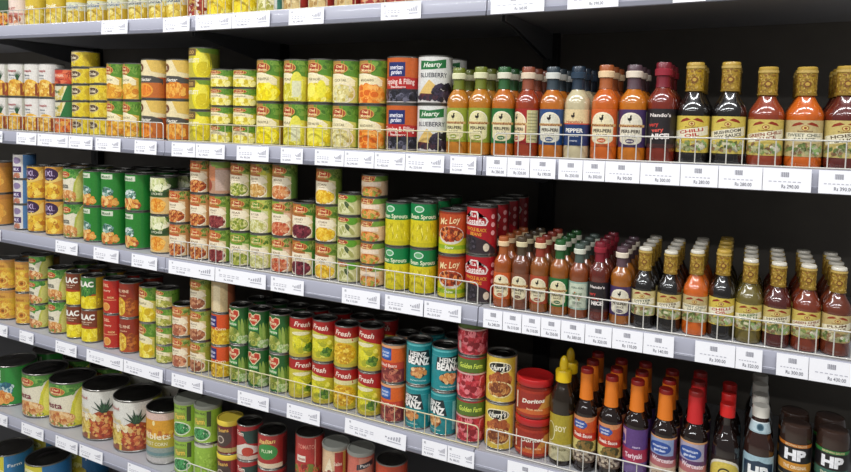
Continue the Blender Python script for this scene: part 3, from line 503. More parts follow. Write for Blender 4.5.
  (4,'blac',-1.8512,0.032600000000000004,0.1023,2,1,0, 'fruit_can', 'brown and yellow can with bold white letters'),
  (4,['blacg','blac'],-1.7809,0.0344,0.1011,2,1, 0, 'fruit_can', 'bold-lettered yellow can left of the red cans'),
  (4,'redfruit',-1.6824,0.0335,0.1037,2,1,0, 'fruit_can', 'red can with small yellow fruit'),
  (4,'redpine',-1.6134,0.0335,0.1042,2,1,0, 'fruit_can', 'red brown can with pineapple'),
  (4,'dm_yel',-1.5303,0.032600000000000004,0.1046,2,0,0, 'fruit_can', 'cream can with yellow fruit beside red brown cans'),
  (4,'dm_short2',-1.463,0.0316,0.0527,4,0,0, 'fruit_can', 'short green and cream can'),
  (4,'bn_orange2',-1.3994,0.0312,0.0877,2,0,0, 'bean_can', 'salmon bean can in the low two-can stack'),
  (4,'bn_green2',-1.3319,0.0312,0.0865,3,0,0, 'bean_can', 'green-topped bean can with brown beans in three-can stack'),
  (4,['plaincream','corn','corn'],-1.2554,0.0312,0.088,3, 0, 0, 'sweetcorn_can', 'can in the blue and orange sweetcorn stack'),
  (4,'delmonte',-1.1919,0.0312,0.1019,2,1,0, 'pickle_can', 'dark green vegetable can in first red-heart stack'),
  (4,'delmonte',-1.1271,0.0312,0.1015,2,1,6, 'pickle_can', 'dark green vegetable can in second red-heart stack'),
  (4,'delmonte',-1.0578,0.0312,0.1017,2,1,-6, 'pickle_can', 'dark green vegetable can in third red-heart stack'),
  (4,'harvest',-0.9942,0.0312,0.1029,2,1,35, 'vegetable_can', 'red and yellow vegetable can, turned sideways'),
  (4,'harvest',-0.9236,0.0312,0.1047,2,1,0, 'vegetable_can', 'red and yellow vegetable can left of the sweetcorn one'),
  (4,'harvcorn',-0.8583,0.0312,0.1027,2,1,6, 'vegetable_can', 'red and yellow can showing corn kernels'),
  (4,'harvest',-0.7899,0.0312,0.1065,2,1,0, 'vegetable_can', 'red and yellow vegetable can right of the corn one'),
  (4,'bakedb',-0.7263,0.030699999999999998,0.0924,2,1,0, 'bean_can', 'orange and blue baked bean can'),
  (4,'heinz',-0.6607,0.030199999999999998,0.101,2,1,[22, -12], 'bean_can', 'turquoise baked bean can in left turquoise stack'),
  (4,'heinz',-0.5961,0.0312,0.0999,2,1,[36, -30], 'bean_can', 'turquoise baked bean can in right turquoise stack'),
  (4,'golden',-0.5314,0.032600000000000004,0.0964,3,0,10, 'fruit_can', 'red fruit can with green band'),
  (4,'hvyel',-0.4628,0.033,0.1025,2,0,0, 'vegetable_can', 'yellow can with black script plate'),
  (4,'dip',-0.3899,0.0391,0.0832,2,0,12, 'dip_jar', 'squat red-lidded dip jar'),
  (4,'mustard',-0.3257,0.024300000000000002,0.2211,1,1,0, 'squeeze_bottle', 'dark squeeze bottle with yellow nozzle'),
  (4,'os_steak',-0.2775,0.0229,0.2063,1,2,0, 'barbecue_sauce_bottle', 'orange-capped dark sauce bottle beside yellow-nozzle bottle'),
  (4,'os_steak',-0.228,0.0229,0.1994,1,2,0, 'barbecue_sauce_bottle', 'orange-capped dark sauce bottle beside purple-label one'),
  (4,'os_purple',-0.179,0.023399999999999997,0.2007,1,2,0, 'barbecue_sauce_bottle', 'orange-capped bottle with purple label'),
  (4,'os_blue',-0.1265,0.023899999999999998,0.1932,1,2,0, 'barbecue_sauce_bottle', 'orange-capped bottle with blue oval on pink label'),
  (4,'os_red',-0.0733,0.023899999999999998,0.2,1,2,0, 'barbecue_sauce_bottle', 'red-capped bottle with blue oval label'),
  (4,'eye',-0.0184,0.023899999999999998,0.1865,1,2,0, 'hot_sauce_bottle', 'dark bottle with short red cap and round yellow label'),
  (4,'hp',0.0359,0.0248,0.194,1,3,0, 'brown_sauce_bottle', 'white-capped brown sauce bottle with pale blue label'),
  (4,'hpo',0.0928,0.0248,0.1753,1,1,0, 'brown_sauce_bottle', 'capless brown sauce bottle with orange bands'),
  (4,'hpg',0.1486,0.0248,0.1771,1,1,0, 'brown_sauce_bottle', 'brown sauce bottle with green bands'),
  (5,'biggreen',-2.2393,0.069,0.1364,1,1,0, 'fruit_can', 'big green fruit can at the left end'),
  (5,'bigfiesta',-2.0699,0.069,0.1438,1,1,0, 'fruit_can', 'big white and yellow peach can, left of two'),
  (5,'bigfiesta',-1.9311,0.069,0.1443,1,1,8, 'fruit_can', 'big white and yellow peach can, right of two'),
  (5,'bigpine',-1.7718,0.069,0.1574,1,1,0, 'pineapple_can', 'big white pineapple can, left of two'),
  (5,'bigpine',-1.6317,0.069,0.1557,1,1,0, 'pineapple_can', 'big white pineapple can, right of two'),
  (5,'kernel',-1.4963,0.056,0.1545,1,1,0, 'sweetcorn_can', 'orange and grey can with pale rim'),
  (5,'peas',-1.3914,0.037,0.1035,2,0,5, 'pea_can', 'light green pea can in left pea stack'),
  (5,['peas','peasback'],-1.3152,0.037,0.1049,2,0, 5, 'pea_can', 'light green pea can in right pea stack'),
  (5,'choco',-1.2322,0.034,0.0935,2,0,5, 'bean_can', 'brown can with yellow rim'),
  (5,'redwhite',-1.163,0.034,0.0963,2,0,5, 'bean_can', 'red and white can with dark patch'),
  (5,'redgreen',-1.0902,0.038,0.0927,2,0,10, 'tomato_can', 'red can with green oval'),
  (5,'redtom',-0.9693,0.0365,0.1049,2,0,10, 'tomato_can', 'red can with small white panel'),
  (5,'creamred',-0.8877,0.0335,0.1009,2,0,10, 'tomato_can', 'cream and red can with grey lid'),
  (5,'creamred2',-0.8144,0.033,0.1027,2,0,10, 'tomato_can', 'pink and cream can with grey lid'),
  (5,'redtom2',-0.7323,0.038,0.0989,2,0,10, 'tomato_can', 'orange red can at the right end of the row'),
  (6,'lowblue',-2.2683,0.069,0.1212,1,1,0, 'fruit_can', 'yellow and blue can at the left end'),
  (6,'lowblue',-2.0631,0.069,0.1418,1,1,0, 'fruit_can', 'yellow and blue can, second from left'),
]
GUARDS = [ (1,-2.238,-1.438), (1,-1.394,-0.515), (2,-2.251,-1.433), (2,-1.414,-0.508), (2,-0.480,0.211), (3,-1.393,-1.194), (3,-1.187,-0.507), (3,-0.478,0.236), (4,-1.346,-0.496), (4,-0.477,0.255), (5,-1.347,-0.478) ]
TAGS = { 1: [(-1.6551,-1.5497), (-1.4142,-1.3187), (-1.2977,-1.1765), (-1.1749,-1.0567), (-0.9996,-0.8991), (-0.7473,-0.6485), (-0.4904,-0.3790), (-0.3337,-0.2380), (-0.1434,-0.0887)], 2: [(-2.1754,-2.1229), (-2.0514,-1.9530), (-1.9482,-1.8062), (-1.8039,-1.6984), (-1.6856,-1.5816), (-1.5255,-1.4404), (-1.3844,-1.2997), (-1.2980,-1.1985), (-1.1588,-1.0569), (-1.0201,-0.9545), (-0.9198,-0.8386), (-0.8372,-0.7584), (-0.7571,-0.6795), (-0.6782,-0.5854), (-0.5714,-0.5121), (-0.4899,-0.4454), (-0.4444,-0.3981), (-0.3970,-0.3451), (-0.3392,-0.2921), (-0.2912,-0.2504), (-0.2494,-0.1864), (-0.1855,-0.1167), (-0.1159,-0.0538), (-0.0529,0.0156), (0.0163,0.0886), (0.0986,0.1602)], 3: [(-2.1864,-2.1438), (-1.8705,-1.7697), (-1.6993,-1.5936), (-1.5406,-1.4405), (-1.3970,-1.2316), (-1.2299,-1.0635), (-1.0478,-0.9475), (-0.8386,-0.7361), (-0.7231,-0.6272), (-0.6248,-0.5368), (-0.4867,-0.4447), (-0.4436,-0.4038), (-0.4027,-0.3640), (-0.3630,-0.3232), (-0.3222,-0.2758), (-0.2748,-0.2242), (-0.2232,-0.1671), (-0.1662,-0.1124), (-0.0765,-0.0107), (-0.0099,0.0320), (0.0535,0.1015), (0.1022,0.1728)], 4: [(-2.1925,-2.1176), (-2.0553,-1.9847), (-1.8779,-1.7804), (-1.7354,-1.5788), (-1.5767,-1.4213), (-1.3871,-1.2734), (-1.1525,-1.0514), (-0.9951,-0.8963), (-0.8249,-0.6621), (-0.6219,-0.5610), (-0.5598,-0.4976), (-0.4235,-0.3382), (-0.3371,-0.2340)], 5: [(-2.1980,-2.1277), (-2.0543,-1.9434), (-1.8851,-1.7818), (-1.7727,-1.6700), (-1.5636,-1.4702)] }
# ------------------------------------------------------------------ product prototypes: list of (part name, mesh, label, parent part, offset)
def can_parts(k, r, h):
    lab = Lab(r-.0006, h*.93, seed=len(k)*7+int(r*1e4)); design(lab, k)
    e = .0012
    body = lathe_mesh('can_body', [(r-.004, .0012), (r-.0015, 0), (r, .0012), (r, .0034), (r-.0012, .0045), (r-.0012, h-.0045), (r, h-.0034), (r, h-.0012), (r-.0012, h-.0002), (r-.0030, h-.0012), (r-.0034, h-.004)], M_TIN, 36)
    ln, lc = LIDCOL.get(k, ('tinplate_lid', None))
    R = r-.0034
    if lc:      # snap-on plastic lid over the rim
        lid = lathe_mesh('lid', [(r+.0010, h-.009), (r+.0014, h-.0015), (r+.0004, h+.0002), (r-.002, h+.0002), (r-.0028, h-.0016), (.002, h-.0016)], mat(ln, lc, .45, noise=.05), 36)
    else:
        lid = lathe_mesh('lid', [(R+.0003, h-.0035), (R-.003, h-.0042), (R-.0045, h-.0032), (R-.008, h-.0030), (R-.0095, h-.0036), (R*.55, h-.0036), (R*.5, h-.0030), (.002, h-.0030)], M_LID, 36)
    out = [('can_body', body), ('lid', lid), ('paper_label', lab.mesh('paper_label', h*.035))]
    if k == 'choco':
        out[1] = ('lid', lathe_mesh('lid', [(r+.0008, h-.012), (r+.0012, h-.0015), (r, h+.0002), (r-.002, h+.0002), (r-.003, h-.002), (.002, h-.002)], mat('rim_yellow', '#d8bf42', .4), 36))
    if k == 'kernel':
        out[0] = ('can_body', body)
    return out
def smooth_prof(pts, n=4):
    o = []
    for i in range(len(pts)-1):
        p0, p1, p2, p3 = pts[max(i-1, 0)], pts[i], pts[i+1], pts[min(i+2, len(pts)-1)]
        for j in range(n):
            t = j/n
            o.append(tuple(.5*((2*p1[d])+(-p0[d]+p2[d])*t+(2*p0[d]-5*p1[d]+4*p2[d]-p3[d])*t*t+(-p0[d]+3*p1[d]-3*p2[d]+p3[d])*t**3) for d in (0, 1)))
    return o+[pts[-1]]
def sauce(col, name):
    m = mat('sauce_'+name, col, .25, coat=1, spec=.4, noise=.3, nscale=70)
    m.node_tree.nodes['Principled BSDF'].inputs['Coat IOR'].default_value = 1.75
    return m
NB = {  # sauce, label ground, cap, neck band, arch, words
 'nb_lime': ('#b0701c', '#8f9a34', '#7f8a2a', '#d9d7b0', '#ddd3a0', 'LIME'), 'nb_green': ('#b0621c', '#1f6a34', '#2f6a34', '#d8d6c0', '#dcd2a8', 'HERB'),
 'nb_red': ('#8e3416', '#9c2420', '#a3563a', '#dccab0', '#e0cba0', 'HOT'), 'nb_blue': ('#b2641a', '#27497a', '#3a4a54', '#cfd0c8', '#d9d6c2', 'MEDIUM'),
 'nb_white': ('#bcb08c', '#1f3766', '#24384a', '#24384a', '#dcc596', 'PEPPER'), 'nb_orange': ('#bd5a16', '#c85a24', '#c26a35', '#e2c49a', '#e6d9b2', 'GARLIC'),
 'nb_purple': ('#b86a16', '#43305a', '#6a5058', '#ddd0bc', '#ddd6c0', 'MEDIUM'), 'nb_black': ('#722414', '#241e20', '#8e2030', '#8e2030', None, 'XX'),
 'nb_brown': ('#84482a', '#7a4a34', '#5a4a36', '#d2c6a0', '#dcd2ae', 'COCONUT'), 'nb_orange2': ('#a45c1e', '#a8452a', '#a8402c', '#dcc6a0', '#e0d4b0', 'HOT'), 'nb_teal': ('#9a4c1e', '#8fa89a', '#5a6a60', '#d0d2c0', None, 'LEMON')}
def deeper(c, f): return '#'+''.join('%02x' % int(int(c[i:i+2], 16)*f) for i in (1, 3, 5))
def nb_parts(k, r, h):
    sc, gl, cc, band, arch, word = NB[k]
    sk = k; cc = deeper(cc, .82)  # shade on cap and neck wrap is put into their colour
    if r < .023: sc, sk = deeper(sc, .80), k+'_small'      # the small bottles hold a browner sauce
    prof = [(r*.86, 0), (r*.97, h*.008), (r, h*.03), (r, h*.12), (r*.985, h*.14), (r*.985, h*.53), (r, h*.55)] + smooth_prof([(r, h*.55), (r*.985, h*.61), (r*.86, h*.67), (r*.62, h*.72), (r*.47, h*.755), (r*.44, h*.80), (r*.44, h*.86)])[1:]
    body = lathe_mesh('glass_body', prof, sauce(sc, sk), 32)
    neck = lathe_mesh('neck_wrap', [(r*.45, h*.752), (r*.53, h*.75), (r*.49, h*.80), (r*.49, h*.865), (r*.45, h*.867)], mat('neck_wrap_'+k, cc, .35, coat=.3, noise=.12), 24)
    bnd = lathe_mesh('neck_band', [(r*.5, h*.868), (r*.60, h*.87), (r*.62, h*.93), (r*.5, h*.942)], mat('neck_band_'+k, band, .45, noise=.08), 24)
    cap = lathe_mesh('cap', [(r*.5, h*.935), (r*.54, h*.938), (r*.54, h*.985), (r*.49, h), (r*.1, h)], mat('screw_cap_'+k, cc, .35, coat=.3, noise=.1), 24)
    small = r < .023
    L = Lab(r*.985, h*(.38 if small else .39), seed=len(k)); L.base(gl); T = L.text
    if word == 'XX':
        T('Nando’s', .0, .84, .09, '#e2d8d2', 1.0, .0, .03); T('very', -.3, .6, .1, '#c23a34', .5, .1, .03); T('very', -.1, .46, .1, '#d9584c', .55, .1, .03); T('NICE!', .05, .3, .13, '#eee6e0', .8, .05, .05); L.rect(-2, 0, 2, .1, '#4a2a28')
    elif arch is None:
        L.rect(-.55, .06, .7, .94, '#c2cbb4'); T('PERI-PERI', .05, .78, .07, '#4a5a50', .8); L.blobs(.0, .5, .45, .16, 16, .003, ['#5a6a58', '#a86a3a', '#8a967c']); T(word, .05, .25, .08, '#4a5a50', .6)
    elif k == 'nb_white':
        L.rect(-2, .62, 2, 1, arch); L.rect(-2, .585, 2, .62, '#c8502c'); rooster(L, -.05, .82, .1, '#2a1e18'); T('Nando’s', 0, .66, .06, '#a8321f', .9); T('PEPPER', 0, .42, .11, '#eae6dc', .95, 0, .03); T('SAUCE', 0, .28, .06, '#d8d4ca', .5); T('creamy', 0, .14, .05, '#c8c8cc', .4)
    else:
        L.ell(0, .62, .58, .30, '#f0e6cc'); L.ell(0, .62, .54, .27, arch); L.rect(-.56, .2, .56, .6, arch); L.ell(0, .2, .56, .14, arch)
        rooster(L, -.02, .75, .105, '#1f1812'); L.rect(-.72, .53, .72, .6, '#c9a46a'); T('Nando’s', 0, .565, .065, '#7a2a1c', 1.1); T('PERI-PERI', 0, .42, .09, '#3a2e26', .88, 0, .03); T('SAUCE', 0, .3, .07, '#3a2e26', .5); L.ell(0, .16, .2, .06, gl); T(word, 0, .16, .04, '#efe8d4', .28)
        L.rect(.85, .05, 1.25, .95, '#d2cfae')
    if k == 'nb_red': L.rect(.62, .04, 1.3, .96, '#c9c08a'); [L.rect(.68, .12+.09*i, 1.2, .15+.09*i, '#9a9468') for i in range(9)]
    return [('glass_body', body), ('neck_wrap', neck), ('neck_band', bnd), ('cap', cap), ('front_label', L.mesh('front_label', h*(.12 if small else .145), .0004))]
def rooster(L, a, v, s, col):
    k = s*L.h/L.k       # keep the bird's proportions on the label
    L.poly([(a-.55*k, v-.3*s), (a-.1*k, v-.55*s), (a+.35*k, v-.35*s), (a+.45*k, v+.1*s), (a+.3*k, v+.55*s), (a+.55*k, v+.8*s), (a+.2*k, v+.95*s), (a-.05*k, v+.75*s), (a, v+.3*s), (a-.3*k, v+.15*s), (a-.65*k, v+.45*s)], col)
    L.rect(a-.08*k, v-.95*s, a+.06*k, v-.5*s, col)
CH = {  # sauce, label ground, words, ink of words
 'ch_oil': ('#14100e', '#d0b84e', ('CHILLI', 'OIL'), '#b0281c'), 'ch_black': ('#120f0e', '#cdb957', ('MUSHROOM', 'SOY SAUCE'), '#4a443a'), 'ch_red': ('#85351c', '#c9b45c', ('GREEN CHILLI', 'SAUCE'), '#8a3a1e'),
 'ch_orange': ('#c05a14', '#bba877', ('SWEET CHILLI', 'SAUCE'), '#7a7a6a'), 'ch_maroon': ('#5a1f18', '#c4b06a', ('HOISIN', 'SAUCE'), '#5a4a30'), 'ch_dark': ('#17110e', '#cbbd84', ('OYSTER', 'SAUCE'), '#4f5a4a'),
 'ch_dark2': ('#18120d', '#c2aa62', ('OYSTER', 'SAUCE'), '#5a4630'), 'ch_green': ('#77692e', '#c6b25a', ('GREEN', 'CHILLI'), '#3f6a34'), 'ch_rust': ('#75331a', '#bfa970', ('PLUM', 'SAUCE'), '#6a4a30')}
def ch_parts(k, r, h, small):
    sc, gl, words, ink = CH[k]
    if small and k != 'ch_orange': sc = deeper(sc, .85)
    s0 = .60
    prof = [(r*.84, 0), (r*.96, h*.008), (r, h*.03), (r, h*.09), (r*.985, h*.1), (r*.985, h*.47), (r, h*.485)] + smooth_prof([(r, h*.485), (r*.985, h*.53), (r*.87, h*.585), (r*.66, h*.64), (r*.51, h*.69), (r*.44, h*.73), (r*.42, h*.78), (r*.42, h*.93)])[1:]
    body = lathe_mesh('glass_body', prof, sauce(sc, k+('_small' if small else '')), 32)
    gold = '#a5842c' if k != 'ch_oil' else '#b08c22'
    S = Lab(r*.52, h*.25, seed=9); S.base(gold)
    S.blobs(0, .5, 1.8, .45, 130, .0016, ['#8a6a2a', '#b8963e', '#96742a', '#8a5e28', '#bf9f50'], 1.8); S.rect(-2, .9, 2, 1, '#c2a55a'); S.ell(0, .45, .22, .12, '#7a4a1e'); S.ell(0, .45, .14, .07, '#b8963e'); S.rect(-2, 0, 2, .06, '#8a6c26')
    sleeve_core = lathe_mesh('cap', [(r*.44, h*.735), (r*.515, h*.737), (r*.515, h*.965), (r*.54, h*.967), (r*.54, h*.992), (r*.5, h), (.002, h)], mat('cap_white' if small and k != 'ch_oil' else 'cap_gold', '#cfc9ba' if small and k != 'ch_oil' else '#b3923a', .4, coat=.2, noise=.08), 24)
    L = Lab(r*.985, h*(.31 if small else .36), seed=len(k)); L.base(gl); T = L.text
    L.rect(-.95, .02, -.9, 1, '#e6d894'); L.rect(.9, .02, .95, 1, '#e6d894')
    for sgn in (-1, 1):
        L.poly([(sgn*.04, .90), (sgn*.2, .95), (sgn*.4, .9), (sgn*.5, .82), (sgn*.36, .84), (sgn*.18, .87)], '#8e3018')
    L.ell(0, .79, .13, .07, '#9a5a2a'); L.ell(0, .79, .10, .052, '#d6c074'); L.ell(0, .79, .05, .03, '#8a3a1e'); T('Roseland', 0, .7, .035, '#6a3a1c', .5)
    c, s = math.cos(.2), math.sin(.2)
    tl = 0 if k == 'ch_orange' else .16
    def q(a, v):
        x, y = a*L.k, (v)*L.h; ct, st = math.cos(tl), math.sin(tl); return ((x*ct-y*st)/L.k, .54+(x*st+y*ct)/L.h)
    L.poly([q(-.78, -.12), q(.78, -.12), q(.78, .12), q(-.78, .12)], '#e3dcc0'); a1, v1 = q(0, .055); a2, v2 = q(.0, -.06)
    T(words[0], a1, v1, .085, ink, .62+.06*len(words[0]) if len(words[0]) < 9 else 1.3, tl, .03); T(words[1], a2, v2, .085, ink, .3+.09*len(words[1]), tl, .03)
    L.blobs(-.1, .2, .75, .13, 30, .0035, ['#7a8a4a', '#a8a878', '#8a6a4a', '#c9c2a0', '#5f6f3a'], 1.6); L.blobs(.45, .2, .25, .12, 12, .004, ['#d9d2bc', '#b8b49a', '#8fae6a']); L.rect(-2, 0, -.97, 1, '#b39a4a'); L.rect(.97, 0, 2, 1, '#b39a4a')
    return [('glass_body', body), ('cap', sleeve_core), ('neck_seal', S.mesh('neck_seal', h*.715, .0004)), ('front_label', L.mesh('front_label', h*(.16 if small else .11), .0004))]
def os_parts(k, r, h):
    cap = {'os_red': '#c01f22'}.get(k, '#d8741a')
    glass = mat('dark_sauce_glass', '#1a0e0a', .08, coat=1, noise=.2)
    prof = [(r*.84, 0), (r*.97, h*.008), (r, h*.03), (r, h*.08), (r*.985, h*.09), (r*.985, h*.545), (r, h*.555)] + smooth_prof([(r, h*.555), (r*.96, h*.59), (r*.78, h*.64), (r*.58, h*.685), (r*.47, h*.73), (r*.43, h*.82), (r*.41, h*.95)])[1:]
    body = lathe_mesh('glass_body', prof, glass, 32)
    sl = lathe_mesh('neck_sleeve', [(r*.50, h*.702), (r*.61, h*.70), (r*.58, h*.74), (r*.565, h*.82), (r*.55, h*.955), (r*.46, h*.957)], mat('neck_sleeve_'+('red' if k == 'os_red' else 'orange'), cap, .45, coat=.15, noise=.06), 24)
    tp = lathe_mesh('cap', [(r*.44, h*.954), (r*.545, h*.956), (r*.535, h*.992), (r*.49, h), (.002, h)], mat('cap_dark_red', '#8e1a14', .4, noise=.1), 24)
    L = Lab(r*.985, h*.45, seed=3); T = L.text
    if k == 'os_steak':
        L.base('#c8501c'); L.ell(0, .98, .75, .1, '#cf8a5a'); L.rect(-2, .98, 2, 1.1, '#cf8a5a'); L.rect(-2, 0, 2, .52, '#cdbd72'); L.poly([(-2, .5), (-2, .68), (2, .64), (2, .46)], '#b8301c'); L.rect(-.62, .74, .1, .92, '#243a7a'); L.ell(-.2, .83, .45, .09, '#35539c'); T('american', -.2, .86, .05, '#e6e9f4', .55); T('garden', -.2, .79, .05, '#e6e9f4', .45); T('Steak Sauce', 0, .6, .08, '#f4dfd2', 1.1, -.05, .03)
        L.ell(.2, .4, .5, .1, '#4a4a24'); L.blobs(.1, .36, .5, .08, 24, .005, ['#3a3f1e', '#6a5a2a', '#8a6a34']); L.rect(-2, .0, 2, .25, '#6a5648'); L.blobs(0, .14, .8, .1, 40, .004, ['#a89a8a', '#4a3a34', '#c9b9a0'])
    elif k == 'os_purple':
        L.base('#5a3a78'); L.rect(-2, .28, 2, .56, '#a02a4a'); T('Teriyaki', 0, .42, .11, '#f0d4dc', .95, .05, .03); L.rect(-.95, .62, -.45, .95, '#c2a0a8'); L.ell(-.7, .74, .2, .1, '#3a3f90'); T('sauce', .15, .62, .05, '#d8c4e0', .4); L.ell(0, .12, .6, .12, '#6f5a8a')
    else:
        L.base('#5a3560' if k == 'os_red' else '#6a3550'); L.rect(-2, 0, 2, .5, '#b06a6a'); L.rect(-2, .96, 2, 1, '#d09a6a'); L.rect(-.8, .6, .6, .96, '#8c9cc0' if k != 'os_red' else '#a8a0b4'); L.ell(-.15, .76, .6, .14, '#2f4f98'); T('american', -.15, .8, .06, '#e2e8f6', .8); T('garden', -.15, .71, .06, '#e2e8f6', .6); T('Worcester', .05, .5, .1, '#f2dce0', 1.2, -.06, .03); L.rect(-2, 0, 2, .34, '#c9b49a'); T('sauce', 0, .2, .08, '#6a2a3a', .5); L.rect(-.9, .4, -.84, .95, '#d27a3a')
    return [('glass_body', body), ('neck_sleeve', sl), ('cap', tp), ('front_label', L.mesh('front_label', h*.095, .0004))]
def eye_parts(k, r, h):
    glass = mat('hot_sauce_glass', '#1c1210', .08, coat=1, noise=.2)
    prof = [(r*.84, 0), (r*.97, h*.008), (r, h*.03), (r, h*.5)] + smooth_prof([(r, h*.5), (r*.97, h*.57), (r*.8, h*.65), (r*.52, h*.72), (r*.38, h*.78), (r*.36, h*.84), (r*.36, h*.93)])[1:]
    body = lathe_mesh('glass_body', prof, glass, 32)
    cap = lathe_mesh('cap', [(r*.4, h*.875), (r*.54, h*.876), (r*.55, h*.99), (r*.5, h), (.002, h)], mat('cap_red', '#c41d1a', .4, noise=.08), 24)
    L = Lab(r, h*.42, seed=3); L.base('#2a1c16'); L.ell(0, .55, .95, .42, '#d9d2c0'); L.rect(-.95, 0, .95, .5, '#d9d2c0'); L.ell(0, .53, .88, .38, '#d2bc52'); L.rect(-.88, 0, .88, .5, '#d2bc52'); L.ell(0, .62, .3, .15, '#2a221a'); L.ell(0, .62, .24, .11, '#d8c468'); L.ell(0, .62, .12, .07, '#221a14'); L.text('Hot Sauce', 0, .3, .1, '#6a2a1a', 1.1)
    return [('glass_body', body), ('cap', cap), ('front_label', L.mesh('front_label', h*.07, .0004))]
def hp_parts(k, r, h):
    glass = mat('brown_sauce_glass', '#2e1a14', .12, coat=1, noise=.15)
    if k == 'hp':
        prof = [(r*.86, 0), (r*.98, h*.008), (r, h*.03), (r, h*.60)] + smooth_prof([(r, h*.6), (r*.96, h*.655), (r*.8, h*.72), (r*.66, h*.78), (r*.58, h*.84), (r*.54, h*.89), (r*.5, h*.93)])[1:]
        body = lathe_mesh('glass_body', prof, glass, 40)
        cap = lathe_mesh('cap', [(r*.5, h*.9), (r*.57, h*.902), (r*.57, h*.985), (r*.53, h), (.002, h)], mat('cap_ivory', '#dcd8cc', .35, coat=.3, noise=.04), 28)
        N = Lab(r*.67, h*.10, seed=2); N.base('#b3c6cc'); N.rect(-2, .05, 2, .12, '#8fa8b0'); N.ell(0, .55, .24, .34, '#5a7684'); N.ell(0, .55, .17, .24, '#2f4a58'); N.rect(-2, .9, 2, 1, '#d4dee0')
        bm = N.mesh('neck_label', h*.765, .0)
        for v in bm.vertices:      # follow the taper of the neck
            t = (v.co.z/h-.765)/.10; f = 1.09-.20*t
            v.co.x *= f; v.co.y *= f
        L = Lab(r, h*.50, seed=3); L.base('#9fbcc6'); L.rect(-2, .97, -.78, 1, '#2e1a14'); L.poly([(-.72, .06), (-.72, .86), (-.3, .88), (0, .92), (.3, .88), (.72, .86), (.72, .06)], '#24384c'); L.text('HP', 0, .68, .26, '#eef0ee', .9, 0, .05); L.rect(-.6, .2, .6, .42, '#a8322c'); L.text('SAUCE', 0, .31, .13, '#f0e8e0', .9, 0, .03)
        return [('glass_body', body), ('cap', cap), ('neck_label', bm), ('front_label', L.mesh('front_label', h*.06, .0004))]
    band, b2 = (('#b8691e', '#c98a2c') if k == 'hpo' else ('#2f7a3a', '#3a6a5a'))
    prof = [(r*.7, 0), (r*.78, h*.01), (r*.78, h*.12), (r*.98, h*.13), (r, h*.16), (r, h*.84)] + smooth_prof([(r, h*.84), (r*.99, h*.92), (r*.93, h*.975), (r*.82, h), (r*.3, h*1.0)], 3)[1:]
    body = lathe_mesh('squeeze_body', prof, mat('brown_squeeze_plastic', '#33231c', .2, coat=.6, noise=.12), 36)
    L = Lab(r, h*.68, seed=3); L.base('#1c1a1c'); L.rect(-2, .945, 2, .995, band); L.text('BROWN SAUCE', 0, .97, .03, '#e0c89a', .9); L.text('HP', -.02, .83, .15, '#eeeef0', .9, 0, .06); L.rect(-2, .58, 2, .71, b2); L.text('THE ORIGINAL', 0, .645, .05, '#efe2c4', 1.0); L.rect(-.8, .1, .8, .3, '#3a3436'); L.rect(-2, .5, 2, .512, '#9a8a5a')
    cap = lathe_mesh('cap', [(r*.72, 0), (r*.80, .001), (r*.80, h*.115), (r*.7, h*.117)], mat('cap_black', '#1a1818', .4), 28)
    return [('squeeze_body', body), ('cap', cap), ('front_label', L.mesh('front_label', h*.15, .0004))]
def mustard_parts(k, r, h):
    prof = [(r*.85, 0), (r*.97, h*.008), (r, h*.03), (r, h*.56)] + smooth_prof([(r, h*.56), (r*.96, h*.62), (r*.78, h*.69), (r*.6, h*.74), (r*.52, h*.78)])[1:]
    body = lathe_mesh('squeeze_body', prof, mat('dark_soy_plastic', '#231a10', .18, coat=.6, noise=.15), 32)
    cap = lathe_mesh('cap', [(r*.55, h*.77), (r*.66, h*.771), (r*.68, h*.865), (r*.62, h*.875), (r*.36, h*.88)] + smooth_prof([(r*.36, h*.88), (r*.36, h*.93), (r*.28, h*.975), (r*.12, h), (.002, h*1.001)], 3)[1:], mat('cap_yellow', '#dcb914', .35, coat=.3, noise=.06), 28)
    L = Lab(r, h*.43, seed=3); L.base('#a8962a'); L.rect(-2, 0, 2, .42, '#bfb890'); L.poly([(-2, .36), (-.2, .5), (.8, .46), (2, .36)], '#a8962a'); L.ring(-.5, .6, .3, .22, .002, '#d6cfa0', '#8f8022'); L.text('SOY', .1, .7, .12, '#e6dcae', .6, 0, .03); L.text('dark sauce', .0, .26, .07, '#6a6238', .8); L.rect(.75, 0, 1.2, 1, '#8c7e2a')
    return [('squeeze_body', body), ('cap', cap), ('front_label', L.mesh('front_label', h*.05, .0004))]
def dip_parts(k, r, h):
    prof = [(r*.9, 0), (r*.97, .0015), (r*.985, h*.05), (r*.985, h*.76), (r*.93, h*.80), (r*.93, h*.84)]
    body = lathe_mesh('jar_body', prof, mat('salsa_jar_glass', '#7a2414', .12, coat=.9, noise=.25, nscale=120), 36)
    lid = lathe_mesh('lid', [(r*.93, h*.82), (r*.985, h*.822), (r, h*.84), (r, h*.965), (r*.97, h*.992), (r*.90, h), (r*.86, h*.99), (.002, h*.988)], mat('lid_red', '#b01c1c', .35, coat=.4, noise=.06), 36)
    L = Lab(r*.985, h*.66, seed=5); design(L, 'dip')
    return [('jar_body', body), ('lid', lid), ('front_label', L.mesh('front_label', h*.07, .0004))]
PROTO = {}
def proto(k, r, h):
    key = (k, round(r, 4), round(h, 4))
    if key not in PROTO:
        if k.startswith('nb_'): p = nb_parts(k, r, h)
        elif k.startswith('ch_'): p = ch_parts(k, r, h, r < .026)
        elif k.startswith('os_'): p = os_parts(k, r, h)
        elif k == 'eye': p = eye_parts(k, r, h)
        elif k.startswith('hp'): p = hp_parts(k, r, h)
        elif k == 'mustard': p = mustard_parts(k, r, h)
        elif k == 'dip': p = dip_parts(k, r, h)
        else: p = can_parts(k, r, h)
        PROTO[key] = p
    return PROTO[key]
